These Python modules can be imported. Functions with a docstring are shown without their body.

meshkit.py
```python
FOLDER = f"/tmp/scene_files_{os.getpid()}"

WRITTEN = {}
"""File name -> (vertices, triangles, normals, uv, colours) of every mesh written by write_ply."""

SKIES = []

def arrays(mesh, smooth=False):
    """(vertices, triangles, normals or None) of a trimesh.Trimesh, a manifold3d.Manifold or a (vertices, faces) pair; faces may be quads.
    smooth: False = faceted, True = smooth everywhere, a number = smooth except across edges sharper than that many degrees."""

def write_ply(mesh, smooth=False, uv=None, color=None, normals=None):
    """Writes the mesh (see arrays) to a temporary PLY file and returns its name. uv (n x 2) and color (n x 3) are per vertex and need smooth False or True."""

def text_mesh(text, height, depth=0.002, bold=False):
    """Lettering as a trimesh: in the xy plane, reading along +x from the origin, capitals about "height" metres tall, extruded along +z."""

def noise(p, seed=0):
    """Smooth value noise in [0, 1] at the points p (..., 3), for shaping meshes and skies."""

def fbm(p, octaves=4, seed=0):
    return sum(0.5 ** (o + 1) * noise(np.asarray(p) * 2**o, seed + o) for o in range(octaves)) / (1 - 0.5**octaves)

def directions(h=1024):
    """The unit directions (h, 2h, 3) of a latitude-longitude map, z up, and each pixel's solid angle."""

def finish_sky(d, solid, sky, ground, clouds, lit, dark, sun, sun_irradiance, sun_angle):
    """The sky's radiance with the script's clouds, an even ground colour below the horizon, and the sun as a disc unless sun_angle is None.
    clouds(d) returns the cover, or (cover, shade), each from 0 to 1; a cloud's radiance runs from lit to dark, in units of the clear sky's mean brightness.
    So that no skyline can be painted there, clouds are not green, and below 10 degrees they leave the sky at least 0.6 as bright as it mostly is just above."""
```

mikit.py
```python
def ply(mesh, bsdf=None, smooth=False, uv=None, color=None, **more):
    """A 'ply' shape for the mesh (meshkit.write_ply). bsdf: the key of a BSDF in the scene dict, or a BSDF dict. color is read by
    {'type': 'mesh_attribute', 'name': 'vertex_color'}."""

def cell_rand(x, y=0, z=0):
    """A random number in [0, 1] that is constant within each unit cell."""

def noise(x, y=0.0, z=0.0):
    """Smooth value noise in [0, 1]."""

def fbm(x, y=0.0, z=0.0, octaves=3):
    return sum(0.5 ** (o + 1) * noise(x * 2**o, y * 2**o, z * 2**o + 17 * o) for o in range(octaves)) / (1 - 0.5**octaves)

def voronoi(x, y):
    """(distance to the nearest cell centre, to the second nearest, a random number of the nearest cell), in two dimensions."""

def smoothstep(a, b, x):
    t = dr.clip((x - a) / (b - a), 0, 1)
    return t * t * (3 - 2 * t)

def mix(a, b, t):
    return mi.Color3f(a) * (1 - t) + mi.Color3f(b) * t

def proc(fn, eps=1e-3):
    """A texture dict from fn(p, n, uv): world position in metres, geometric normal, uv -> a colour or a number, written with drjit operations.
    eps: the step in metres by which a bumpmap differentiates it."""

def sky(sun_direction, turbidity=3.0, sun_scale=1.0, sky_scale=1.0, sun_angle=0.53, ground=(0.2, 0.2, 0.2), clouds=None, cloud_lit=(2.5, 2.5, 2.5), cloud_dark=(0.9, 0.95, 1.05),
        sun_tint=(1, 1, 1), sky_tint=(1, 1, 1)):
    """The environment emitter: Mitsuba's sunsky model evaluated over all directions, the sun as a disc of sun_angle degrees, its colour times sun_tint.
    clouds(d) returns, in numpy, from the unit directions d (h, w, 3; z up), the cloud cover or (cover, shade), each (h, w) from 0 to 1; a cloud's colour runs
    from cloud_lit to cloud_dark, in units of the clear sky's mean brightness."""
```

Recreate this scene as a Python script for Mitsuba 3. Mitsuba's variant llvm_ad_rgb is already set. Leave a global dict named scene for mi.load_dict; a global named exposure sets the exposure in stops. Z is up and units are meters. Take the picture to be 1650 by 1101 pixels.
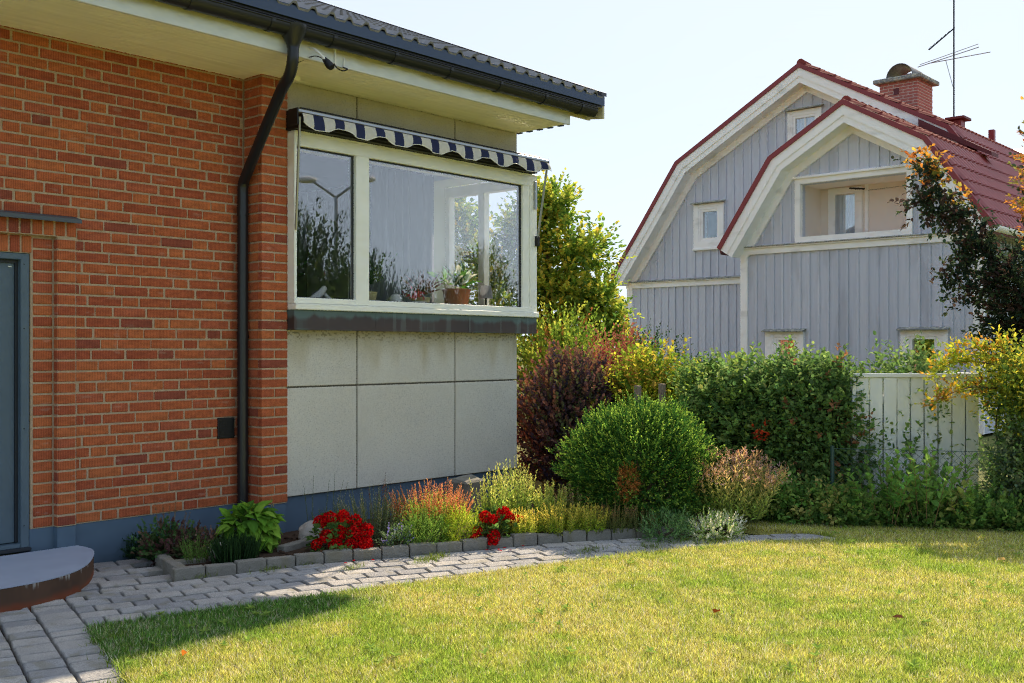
import math
import numpy as np, trimesh, manifold3d as m3
import drjit as dr, mitsuba as mi
import mikit, meshkit
from mikit import proc, noise, fbm, voronoi, smoothstep, mix, cell_rand
from shapely.geometry import Polygon, Point, LineString
import shapely

# ------------------------------------------------------------------ camera, sky, exposure
T = mi.ScalarTransform4f
YAW = math.radians(42.05)
scene, labels = {}, {}
scene['camera'] = {'type': 'perspective', 'fov': 52.05, 'fov_axis': 'x', 'near_clip': 0.05, 'far_clip': 3000.0,
                   'principal_point_offset_y': -0.0104,
                   'to_world': T().look_at(origin=[0, 0, 1.49], target=[math.cos(YAW), math.sin(YAW), 1.49], up=[0, 0, 1])}
SUN = np.array([1.12, 0.355, 1.0])


def veil(d):
    # thin high haze: milky towards the sun, clearer and bluer away from it
    g = d @ (SUN / np.linalg.norm(SUN))
    w = meshkit.fbm(d * [2.2, 3.5, 6.0], 4, 3)
    return np.clip(0.52 + 0.33 * g + 0.14 * (w - 0.5), 0, 1)


scene['sky'] = mikit.sky(SUN.tolist(), turbidity=2.6, ground=(0.2, 0.2, 0.1), clouds=veil, cloud_lit=(1.90, 2.05, 2.34))
exposure = 2.52

# ------------------------------------------------------------------ helpers
rng = np.random.default_rng(11)


def S(r, g, b):
    c = np.array([r, g, b]) / 255.0
    return np.where(c < 0.04045, c / 12.92, ((c + 0.055) / 1.055) ** 2.4)


def rgb(c):
    return {'type': 'rgb', 'value': [float(x) for x in c]}


def unit(v):
    return v / np.maximum(np.linalg.norm(v, axis=-1, keepdims=True), 1e-9)


def num(key):
    if key not in scene and key not in labels and key not in TAKEN:
        TAKEN.add(key)
        return key
    n = COUNT.get(key, 0)
    while True:
        n += 1
        k = f'{key}_{n:03d}'
        if k not in scene and k not in labels and k not in TAKEN:
            COUNT[key] = n
            TAKEN.add(k)
            return k


TAKEN, COUNT = set(), {}


def thing(name, label, cat, group=None):
    k = num(name)
    labels[k] = {'label': label, 'category': cat}
    if group:
        labels[k]['group'] = group
    return k


def put(key, mesh, bsdf, smooth=False, uv=None, color=None, kind=None, label=None):
    k = num(key)
    scene[k] = mikit.ply(mesh, bsdf, smooth=smooth, uv=uv, color=color)
    if kind:
        labels.setdefault(k, {})['kind'] = kind
    if label:
        labels.setdefault(k, {})['label'] = label
    return k


def put_at(key, shape, x, y, z, rz=0.0, ry=0.0, rx=0.0, sc=None):
    k = num(key)
    t = T().translate([x, y, z])
    if rz:
        t = t @ T().rotate([0, 0, 1], rz)
    if ry:
        t = t @ T().rotate([0, 1, 0], ry)
    if rx:
        t = t @ T().rotate([1, 0, 0], rx)
    if sc is not None:
        t = t @ T().scale(sc)
    scene[k] = {**shape, 'to_world': t}
    return k


def box(x0, x1, y0, y1, z0, z1):
    m = trimesh.creation.box([x1 - x0, y1 - y0, z1 - z0])
    m.apply_translation([(x0 + x1) / 2, (y0 + y1) / 2, (z0 + z1) / 2])
    return m


def cbox(x0, x1, y0, y1, z0, z1, c=0.004):
    """Box with chamfered edges."""
    h = np.array([x1 - x0, y1 - y0, z1 - z0]) / 2
    c = min(c, h.min() * 0.6)
    pts = []
    for sx in (-1, 1):
        for sy in (-1, 1):
            for sz in (-1, 1):
                for k in range(3):
                    p = h - c
                    p[k] = h[k]
                    pts.append(p * [sx, sy, sz])
    m = trimesh.Trimesh(np.array(pts)).convex_hull
    m.apply_translation([(x0 + x1) / 2, (y0 + y1) / 2, (z0 + z1) / 2])
    return m


def cat(ms):
    return trimesh.util.concatenate([m for m in ms])


def tube(points, r, sides=8, caps=True):
    p = np.asarray(points, float)
    r = np.broadcast_to(np.asarray(r, float), (len(p),))
    t = unit(np.gradient(p, axis=0))
    a = np.cross(t, np.where(np.abs(t[:, 2:]) < 0.9, [0, 0, 1.0], [1.0, 0, 0]))
    a = unit(a)
    for i in range(1, len(a)):
        a[i] = unit(a[i - 1] - t[i] * (a[i - 1] @ t[i]))
    b = np.cross(t, a)
    ang = np.arange(sides) * 2 * np.pi / sides
    v = p[:, None] + r[:, None, None] * (np.cos(ang)[None, :, None] * a[:, None] + np.sin(ang)[None, :, None] * b[:, None])
    i, j = np.meshgrid(np.arange(len(p) - 1), np.arange(sides), indexing='ij')
    q = np.stack([i * sides + j, i * sides + (j + 1) % sides, (i + 1) * sides + (j + 1) % sides, (i + 1) * sides + j], -1).reshape(-1, 4)
    f = np.vstack([q[:, [0, 1, 2]], q[:, [0, 2, 3]]])
    v = v.reshape(-1, 3)
    if caps:
        n = len(v)
        v = np.vstack([v, p[:1], p[-1:]])
        k = np.arange(sides)
        f = np.vstack([f, np.stack([(k + 1) % sides, k, k * 0 + n], 1),
                       np.stack([n - sides + k, n - sides + (k + 1) % sides, k * 0 + n + 1], 1)])
    return trimesh.Trimesh(v, f, process=False)


def smooth_path(pts, n=8):
    p = np.asarray(pts, float)
    out = []
    q = np.vstack([2 * p[0] - p[1], p, 2 * p[-1] - p[-2]])
    for i in range(1, len(q) - 2):
        for t in np.linspace(0, 1, n, endpoint=False):
            a, b, c, d = q[i - 1], q[i], q[i + 1], q[i + 2]
            out.append(0.5 * (2 * b + (c - a) * t + (2 * a - 5 * b + 4 * c - d) * t * t + (3 * b - a - 3 * c + d) * t ** 3))
    out.append(p[-1])
    return np.array(out)


def prism_x(poly, x0, x1):
    """Polygon given in (y, z), extruded along x."""
    m = trimesh.creation.extrude_polygon(poly if isinstance(poly, Polygon) else Polygon(poly), x1 - x0, engine='earcut')
    v = m.vertices
    m.vertices = np.stack([v[:, 2] + x0, v[:, 0], v[:, 1]], 1)
    return m


def prism_y(poly, y0, y1):
    """Polygon given in (x, z), extruded along y."""
    m = trimesh.creation.extrude_polygon(poly if isinstance(poly, Polygon) else Polygon(poly), y1 - y0, engine='earcut')
    v = m.vertices
    m.vertices = np.stack([v[:, 0], v[:, 2] + y0, v[:, 1]], 1)
    m.invert()
    return m


def prism_z(poly, z0, z1):
    m = trimesh.creation.extrude_polygon(poly if isinstance(poly, Polygon) else Polygon(poly), z1 - z0, engine='earcut')
    m.vertices = m.vertices + [0, 0, z0]
    return m


# ------------------------------------------------------------------ materials
def mat(name, base, rough=0.6, bump=None, scale=0.001, eps=0.001, spec=0.4, metal=0.0, two=True, **kw):
    b = {'type': 'principled', 'base_color': base if isinstance(base, dict) else rgb(base), 'roughness': rough, 'specular': spec, 'metallic': metal, **kw}
    if bump is not None:
        b = {'type': 'bumpmap', 'bsdf': b, 'tex': proc(bump, eps=eps), 'scale': scale}
    scene[name] = {'type': 'twosided', 'bsdf': b} if two else b
    return name


def c3(c):
    return mi.Color3f(*[float(x) for x in c])


def ribs(p, n, uv):
    a = dr.select(dr.abs(n.y) > 0.5, p.x, p.y)
    return 0.5 + 0.5 * dr.sin(a * (2 * math.pi / 0.0115)) + 0.7 * fbm(p.x * 90, p.y * 90, p.z * 60, octaves=2)


def brick_col(c, k):
    def fn(p, n, uv):
        f = fbm(p.x * 22 + k * 7, p.y * 22, p.z * 40, octaves=3)
        col = c3(c) * (0.72 + 0.56 * f)
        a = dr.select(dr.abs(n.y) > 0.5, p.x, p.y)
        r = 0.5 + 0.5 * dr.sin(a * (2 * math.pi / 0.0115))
        col = col * (0.68 + 0.32 * r)  # shade in the rib grooves, put into the brick colour
        lime = smoothstep(0.69, 0.8, fbm(p.x * 9 + 40, p.y * 9, p.z * 26 + k, octaves=3))
        return mix(col, c3(S(188, 160, 140)), 0.22 * lime)
    return fn


BR = [S(184, 100, 62), S(176, 93, 60), S(190, 108, 66), S(168, 86, 58), S(180, 97, 67), S(150, 79, 60)]
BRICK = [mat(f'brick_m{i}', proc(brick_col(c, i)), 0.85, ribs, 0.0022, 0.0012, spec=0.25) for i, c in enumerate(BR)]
mat('mortar_m', proc(lambda p, n, uv: mix(c3(S(160, 138, 112)), c3(S(186, 164, 136)), fbm(p.x * 30, p.y * 30, p.z * 30)) * (0.8 + 0.35 * noise(p.x * 160, p.y * 160, p.z * 160))), 0.95,
    lambda p, n, uv: fbm(p.x * 120, p.y * 120, p.z * 120, octaves=2), 0.003)


def panel_fn(p, n, uv):
    base = mix(c3(S(188, 185, 174)), c3(S(206, 203, 190)), fbm(p.x * 3, p.y * 3, p.z * 3, octaves=4))
    f, s, r = voronoi(p.x * 150, p.z * 150)
    base = mix(base, c3(S(214, 210, 198)), 0.75 * smoothstep(0.42, 0.25, f) * smoothstep(0.55, 0.7, r))
    base = mix(base, c3(S(98, 98, 96)), 0.35 * smoothstep(0.42, 0.25, f) * smoothstep(0.3, 0.2, r))
    # algae below the copper apron and under the eaves
    st = fbm(p.x * 9, 3.0, p.z * 2.2, octaves=4)
    a1 = smoothstep(1.28, 1.66, p.z + 0.35 * (st - 0.5)) * smoothstep(1.9, 1.8, p.z)
    a1 = dr.maximum(a1, 0.9 * smoothstep(2.6, 3.1, p.z))
    base = mix(base, c3(S(158, 144, 96)), 0.55 * a1 * (0.55 + 0.6 * st))
    dots = smoothstep(0.66, 0.72, noise(p.x * 60, p.y, p.z * 60)) * smoothstep(1.5, 1.64, p.z) * smoothstep(1.9, 1.8, p.z)
    return mix(base, c3(S(70, 62, 30)), 0.6 * dots)


mat('panel_m', proc(panel_fn), 0.9, lambda p, n, uv: noise(p.x * 110, p.y * 110, p.z * 110) + 0.5 * noise(p.x * 220, 4, p.z * 220), 0.0022)
mat('joint_m', S(92, 88, 78), 0.95)
mat('plinth_m', proc(lambda p, n, uv: mix(c3(S(72, 92, 112)), c3(S(88, 108, 126)), fbm(p.x * 5, p.y * 5, p.z * 5, octaves=4)) * (0.86 + 0.14 * smoothstep(0.0, 0.1, p.z + 0.06 * fbm(p.x * 14, 1, p.z * 4)))), 0.8,
    lambda p, n, uv: fbm(p.x * 60, p.y * 60, p.z * 60), 0.002)
mat('soffit_m', proc(lambda p, n, uv: mix(c3(S(234, 230, 212)), c3(S(243, 240, 226)), fbm(p.x * 1.5, p.y * 30, 1.0)) * (0.92 + 0.1 * noise(p.x * 3, p.y * 60, 0))), 0.7)


def fascia_fn(p, n, uv):
    f = fbm(p.x * 4, p.y * 4, p.z * 3, octaves=4)
    algae = smoothstep(3.66, 3.72, p.z + 0.10 * (f - 0.5))
    col = mix(c3(S(214, 218, 218)), c3(S(196, 202, 204)), fbm(p.x * 12, 1, p.z * 20))
    return mix(col, c3(S(172, 160, 92)), 0.72 * algae)


mat('fascia_m', proc(fascia_fn), 0.6)
mat('gutter_m', S(22, 25, 30), 0.36, spec=0.5)
mat('gutter_inner_m', S(96, 72, 60), 0.6)
mat('drip_m', S(50, 66, 94), 0.5)
mat('tile_m', proc(lambda p, n, uv: mix(c3(S(98, 98, 102)), c3(S(124, 123, 122)), fbm(p.x * 3, p.y * 3, p.z * 3, octaves=4)) * (0.9 + 0.25 * smoothstep(0.55, 0.75, noise(p.x * 25, p.y * 25, p.z * 25)))), 0.42, spec=0.6)
mat('frame_m', proc(lambda p, n, uv: mix(c3(S(240, 241, 235)), c3(S(230, 230, 214)), fbm(p.x * 6, p.y * 6, p.z * 14, octaves=3))), 0.4)
mat('gasket_m', S(40, 46, 52), 0.6)


def copper_fn(p, n, uv):
    st = fbm(p.x * 14, p.y * 14, p.z * 1.2, octaves=4)
    g = smoothstep(0.42, 0.75, st * 0.7 + 0.55 * smoothstep(1.70, 1.80, p.z) + 0.1 * smoothstep(1.66, 1.64, p.z))
    c = mix(c3(S(72, 58, 54)), c3(S(52, 48, 50)), fbm(p.x * 3, p.y * 3, p.z * 9))
    c = mix(c, c3(S(92, 126, 124)), 0.5 * g)
    run = smoothstep(0.74, 0.8, noise(p.x * 26, p.y * 26, p.z * 0.7))
    return mix(c, c3(S(140, 160, 158)), 0.14 * run)


mat('copper_m', proc(copper_fn), 0.5, spec=0.5)
mat('hood_m', proc(lambda p, n, uv: mix(c3(S(84, 92, 96)), c3(S(66, 72, 78)), fbm(p.x * 6, p.y * 30, p.z * 30))), 0.6)
mat('door_m', proc(lambda p, n, uv: mix(c3(S(74, 92, 106)), c3(S(84, 102, 116)), fbm(p.x * 7, p.y * 7, p.z * 7))), 0.45)
mat('door_dark_m', S(34, 40, 48), 0.5)
mat('step_top_m', proc(lambda p, n, uv: mix(c3(S(138, 148, 166)), c3(S(152, 162, 178)), fbm(p.x * 6, p.y * 6, 0, octaves=4))), 0.75)


def step_side_fn(p, n, uv):
    a = dr.atan2(p.y - 7, p.x - 2.5)
    f = fbm(a * 14, p.z * 8, 2, octaves=4)
    c = mix(c3(S(58, 44, 36)), c3(S(92, 66, 48)), f)
    c = mix(c, c3(S(124, 62, 34)), 0.75 * smoothstep(0.055, 0.0, p.z + 0.05 * (f - 0.5)))
    dr_ = smoothstep(0.60, 0.68, fbm(a * 23, 0.3, 1)) * smoothstep(0.095, 0.135, p.z + 0.05 * (fbm(a * 70, 1, 2) - 0.5))
    return mix(c, c3(S(176, 176, 172)), 0.75 * dr_)


mat('step_side_m', proc(step_side_fn), 0.75, lambda p, n, uv: fbm(p.x * 40, p.y * 40, p.z * 40), 0.002)


def stone_fn(a, b, k):
    def fn(p, n, uv):
        f = fbm(p.x * 5 + k, p.y * 5, p.z * 5, octaves=3)
        g = noise(p.x * 230, p.y * 230, p.z * 230)
        c = mix(c3(a), c3(b), f) * (0.72 + 0.5 * g)
        return mix(c, c3(S(116, 110, 84)), 0.4 * smoothstep(0.56, 0.74, fbm(p.x * 11, p.y * 11, k, octaves=3)))
    return fn


STONE = [mat(f'paver_m{i}', proc(stone_fn(S(*a), S(*b), i * 3.1)), 0.92, lambda p, n, uv: noise(p.x * 140, p.y * 140, p.z * 140) + noise(p.x * 50, p.y * 50, p.z * 50), 0.003)
         for i, (a, b) in enumerate([((132, 133, 135), (164, 163, 160)), ((124, 125, 128), (154, 153, 151)), ((140, 139, 137), (174, 170, 164))])]
mat('kerb_m', proc(stone_fn(S(112, 110, 104), S(142, 138, 128), 9.0)), 0.95, lambda p, n, uv: noise(p.x * 120, p.y * 120, p.z * 120) + noise(p.x * 40, p.y * 40, p.z * 40), 0.004)
mat('sand_m', proc(lambda p, n, uv: mix(c3(S(44, 40, 34)), c3(S(74, 66, 54)), fbm(p.x * 20, p.y * 20, 0))), 1.0)
mat('soil_m', proc(lambda p, n, uv: mix(c3(S(42, 32, 24)), c3(S(78, 60, 46)), fbm(p.x * 16, p.y * 16, p.z * 16, octaves=4))), 1.0,
    lambda p, n, uv: fbm(p.x * 40, p.y * 40, p.z * 40), 0.02)


def lawn_fn(p, n, uv):
    f = fbm(p.x * 1.4, p.y * 1.4, 0, octaves=4)
    g = fbm(p.x * 24, p.y * 24, 3, octaves=3)
    c = mix(c3(S(146, 158, 70)), c3(S(194, 184, 100)), smoothstep(0.35, 0.7, f))
    return c * (0.7 + 0.6 * g)


mat('lawn_m', proc(lawn_fn), 1.0)
mat('ground_m', proc(lambda p, n, uv: mix(c3(S(70, 84, 36)), c3(S(110, 108, 60)), fbm(p.x * 0.4, p.y * 0.4, 0, octaves=5))), 1.0)
mat('white_wall_m', S(200, 206, 190), 0.8)
mat('dim_wall_m', S(84, 84, 88), 0.9)
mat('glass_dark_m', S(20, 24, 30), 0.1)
mat('curtain_m', proc(lambda p, n, uv: mix(c3(S(170, 180, 190)), c3(S(205, 212, 216)), noise(p.x * 30, p.y * 30, 0))), 0.9)
scene['glazing_m'] = {'type': 'thindielectric', 'int_ior': 2.25}
scene['mirror_m'] = {'type': 'thindielectric', 'int_ior': 1.75}
mat('metal_m', S(160, 164, 166), 0.35, metal=0.9)
mat('white_plastic_m', S(220, 220, 216), 0.45)
mat('black_m', S(22, 23, 26), 0.5)
for nm, rough, dt in (('leaf_m', 0.42, 0.9), ('grass_m', 0.4, 0.8), ('petal_m', 0.6, 0.7), ('gloss_leaf_m', 0.27, 0.7), ('dark_leaf_m', 0.3, 0.4)):
    scene[nm] = {'type': 'principledthin', 'base_color': {'type': 'mesh_attribute', 'name': 'vertex_color'}, 'roughness': rough, 'diff_trans': dt, 'spec_trans': 0.0, 'eta': 1.45}
mat('bark_m', proc(lambda p, n, uv: mix(c3(S(70, 58, 46)), c3(S(108, 94, 78)), fbm(p.x * 30, p.y * 30, p.z * 8))), 0.95)
mat('green_stem_m', S(86, 96, 48), 0.8)
mat('dry_stem_m', S(120, 96, 66), 0.9)

# ------------------------------------------------------------------ brick bungalow
YW, YP, YPAN = 7.09, 6.85, 6.87          # planes of the brick wall, the pilaster, the concrete panels
COURSE, ZB = 0.0755, 0.276
HOUSE = thing('brick_bungalow', 'red brick bungalow with concrete panels, dark tiled roof and wide picture window', 'house')


def brick_shape(l, h, d, c=0.004, bi=0):
    return mikit.ply(cbox(-l / 2, l / 2, 0, d, -h / 2, h / 2, c), BRICK[bi])


BSH = {}


def brick_piece(holder, x, y, z, l, along='x', h=0.0615, vertical=False, proud=0.0):
    """One brick, face towards -Y (along x) or -X (along y); l its length."""
    bi = int(rng.choice(len(BRICK), p=[0.27, 0.25, 0.17, 0.14, 0.11, 0.06]))
    k = (round(l, 3), round(h, 3), bi)
    if k not in BSH:
        BSH[k] = brick_shape(l, h, 0.05, bi=bi)
    rz = -90.0 if along == 'y' else 0.0
    if along == 'x':
        put_at(holder + '__brick', BSH[k], x, y - proud + rng.normal(0, 0.0008), z, rz=rng.normal(0, 0.25), ry=rng.normal(0, 0.25))
    else:
        put_at(holder + '__brick', BSH[k], x + rng.normal(0, 0.0008), y, z, rz=rz)


WALL = HOUSE + '__brick_wall'
# mortar bed of the wall, with the doorway left open
put(WALL, cat([box(3.352, 4.712, YW + 0.006, YW + 0.2, ZB, 3.72), box(-4.0, 3.352, YW + 0.006, YW + 0.2, 2.37, 3.72), box(-4.0, 1.7, YW + 0.006, YW + 0.2, ZB, 2.37)]), 'mortar_m')
small_bricks, nb = [], 0
NC = int((3.70 - ZB) / COURSE)
wall_list = []
for r in range(NC + 1):
    zc = ZB + (r + 0.5) * COURSE
    h = 0.0615
    if zc + h / 2 > 3.70:
        h = 3.70 - (zc - 0.031)
        if h < 0.02:
            continue
        zc = 3.70 - h / 2
    # courses of two stretchers and a header, each course shifted by 0.2 m
    off = (3.83 - 0.2 * (27 - r)) % 0.64
    x = off - 0.64 * 12
    seq = [(0.1155, 0), (0.2442, 0), (0.2442, 0)]
    k = 0
    while x < 4.70:
        l = seq[k % 3][0]
        x0, x1 = x + rng.normal(0, 0.002), x + l
        lo = 3.358 if zc < 2.37 else -9.0
        a, b = max(x0, lo), min(x1, 4.700)
        if b - a > 0.02 and b > 2.6:
            wall_list.append(((a + b) / 2, zc, round(b - a, 2), h))
        x += l + 0.012
        k += 1
wall_list.sort(key=lambda t: abs(t[0] - 3.6) + 0.0 * t[1])
near = [t for t in wall_list if t[0] > 2.75]
vis, rest = near[:300], near[300:] + [t for t in wall_list if t[0] <= 2.75]
for xc, zc, l, h in vis:
    brick_piece(WALL, xc, YW, zc, l, h=h)
if rest:
    put(WALL + '__outer_bricks', cat([cbox(xc - l / 2, xc + l / 2, YW, YW + 0.05, zc - h / 2, zc + h / 2) for xc, zc, l, h in rest]), BRICK[1], kind='stuff')
# pilaster
PIL = HOUSE + '__pilaster'
put(PIL, box(4.718, 4.948, YP + 0.006, YW + 0.19, ZB, 3.70), 'mortar_m')
for r in range(NC):
    zc = ZB + (r + 0.5) * COURSE
    if r % 2 == 0:
        brick_piece(PIL, 4.833, YP, zc, 0.243)
        brick_piece(PIL, 4.7105, 6.96, zc, 0.105, 'y')
        brick_piece(PIL, 4.7105, 7.052, zc, 0.066, 'y')
    else:
        brick_piece(PIL, 4.7695, YP, zc, 0.117)
        brick_piece(PIL, 4.8955, YP, zc, 0.117)
        brick_piece(PIL, 4.7105, 6.995, zc, 0.185, 'y')
# door surround: an outer strip standing slightly proud, an inner strip set back, soldier courses above
SUR = HOUSE + '__door_surround'
put(SUR, cat([box(3.222, 3.352, 7.066, YW + 0.2, ZB, 2.255), box(3.065, 3.222, 7.122, YW + 0.2, ZB, 2.255), box(1.7, 3.352, 7.066, YW + 0.2, 2.252, 2.354), box(1.7, 3.075, 7.122, YW + 0.2, 2.13, 2.252)]), 'mortar_m')
n2 = int((2.25 - ZB) / COURSE)
for r in range(n2):
    zc = ZB + (r + 0.5) * COURSE
    brick_piece(SUR, 3.286, 7.06, zc, 0.122)
    brick_piece(SUR, 3.145, 7.115, zc, 0.128)
    brick_piece(SUR, 3.2185, 7.09, zc, 0.052, 'y')
for i in range(9):
    brick_piece(SUR, 3.318 - i * 0.0775, 7.06, 2.305, 0.064, h=0.096)
for i in range(6):
    brick_piece(SUR, 3.038 - i * 0.0775, 7.115, 2.19, 0.064, h=0.112)
hood = HOUSE + '__door_hood'
put(hood, prism_x([(7.09, 2.398), (6.99, 2.372), (6.985, 2.345), (6.992, 2.345), (6.998, 2.364), (7.09, 2.388)], 1.7, 3.356), 'hood_m')
# plinth
PL = HOUSE + '__plinth'
put(PL, cat([box(3.354, 4.72, YW + 0.012, YW + 0.22, -0.3, ZB), cbox(3.224, 3.354, 7.07, YW + 0.2, -0.3, ZB - 0.001, 0.006), box(3.06, 3.224, 7.125, YW + 0.2, -0.3, ZB - 0.001),
             box(-4, 1.7, YW + 0.012, YW + 0.22, -0.3, ZB), cbox(4.72, 4.945, YP + 0.012, YW, -0.3, ZB, 0.006), box(4.945, 7.68, YPAN + 0.03, YPAN + 0.25, -0.3, 0.312)]), 'plinth_m')
# door
DOOR = HOUSE + '__door'
put(DOOR, cat([cbox(1.75, 3.0, 7.19, 7.23, 0.19, 2.08, 0.004)]), 'door_m', label='dark blue grey front door at the left edge')
put(DOOR + '__frame', cat([cbox(3.005, 3.062, 7.13, 7.25, 0.135, 2.12), cbox(1.7, 3.062, 7.131, 7.25, 2.085, 2.13), box(1.7, 3.004, 7.14, 7.25, 0.135, 0.185)]), 'door_m')
put(DOOR + '__seal', cat([box(2.985, 3.005, 7.175, 7.2, 0.19, 2.085), box(1.7, 2.985, 7.175, 7.2, 2.062, 2.085)]), 'door_dark_m')
put(DOOR + '__threshold', cbox(1.7, 3.06, 7.09, 7.2, 0.137, 0.16, 0.004), 'door_dark_m')
put(DOOR + '__label', box(2.945, 2.967, 7.186, 7.19, 2.035, 2.043), 'white_plastic_m')
for zz in (2.05, 1.62, 0.95, 0.3):
    put(DOOR + '__screw', cbox(3.022, 3.030, 7.127, 7.131, zz, zz + 0.008, 0.002), 'door_dark_m')
# concrete panels
PX = [4.956, 5.674, 6.834, 7.69]
for i in range(3):
    for z0, z1 in ((0.318, 1.176), (1.190, 1.66), (3.195, 3.606)):
        a = PX[i] + (0.007 if i else 0.0)
        b = PX[i + 1] - (0.007 if i < 2 else 0.0)
        put(HOUSE + '__concrete_panel', cbox(a, b, YPAN, YPAN + 0.06, z0, z1, 0.004), 'panel_m')
put(HOUSE + '__panel_backing', cat([box(4.95, 7.655, YPAN + 0.014, YPAN + 0.2, 0.312, 1.64), box(4.95, 7.655, YPAN + 0.014, YPAN + 0.2, 3.2, 3.62)]), 'joint_m')
# gable end wall: red brick, with the opening of the corner window
GB = HOUSE + '__gable_wall'


def far_brick(p, n, uv):
    v = p.z / 0.0755
    row = dr.floor(v)
    u = p.y / 0.25 + 0.5 * row
    fv, fu = v - row, u - dr.floor(u)
    m = dr.maximum(smoothstep(0.80, 0.88, fv), smoothstep(0.94, 0.97, fu))
    c = mix(c3(BR[1]), c3(BR[2]), cell_rand(dr.floor(u), row))
    return mix(c, c3(S(160, 145, 122)), m)


mat('far_brick_m', proc(far_brick), 0.9)
put(GB, cat([box(7.45, 7.685, 8.0, 17.0, -0.3, 3.6), box(7.45, 7.685, YPAN + 0.22, 8.0, -0.3, 1.62), box(7.45, 7.685, YPAN + 0.22, 8.0, 3.2, 3.6),
             prism_x([(6.95, 3.6), (17.0, 3.6), (11.95, 5.85)], 7.46, 7.684)]), 'far_brick_m')
put(HOUSE + '__rear_walls', cat([box(-4, 7.45, 16.8, 17.0, -0.3, 3.6), box(-4.2, -4.0, 7.1, 17.0, -0.3, 3.6)]), 'far_brick_m')
# picture window: a box that stands out and wraps the corner
WY, WX = 6.765, 7.872
WIN = HOUSE + '__corner_window'
fr = [cbox(4.956, WX, WY, WY + 0.10, 3.086, 3.19, 0.004), cbox(4.956, WX, WY, WY + 0.10, 1.848, 1.894, 0.004),
      cbox(4.956, 4.982, WY + 0.001, WY + 0.10, 1.894, 3.086, 0.003), cbox(7.768, WX, WY + 0.001, WY + 0.10, 1.894, 3.086, 0.003),
      cbox(7.664, 7.765, WY + 0.006, WY + 0.09, 1.894, 3.086, 0.003), cbox(4.962, 7.872, WY - 0.004, WY + 0.14, 3.19, 3.205, 0.003)]
fr += [box(7.785, WX - 0.001, WY + 0.1, 8.0, 3.086, 3.19), box(7.785, WX - 0.001, WY + 0.1, 8.0, 1.848, 1.894), box(7.79, WX - 0.002, 7.92, 8.0, 1.894, 3.086)]
put(WIN, cat(fr), 'frame_m', label='white framed picture window wrapping the corner of the bungalow')
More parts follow.
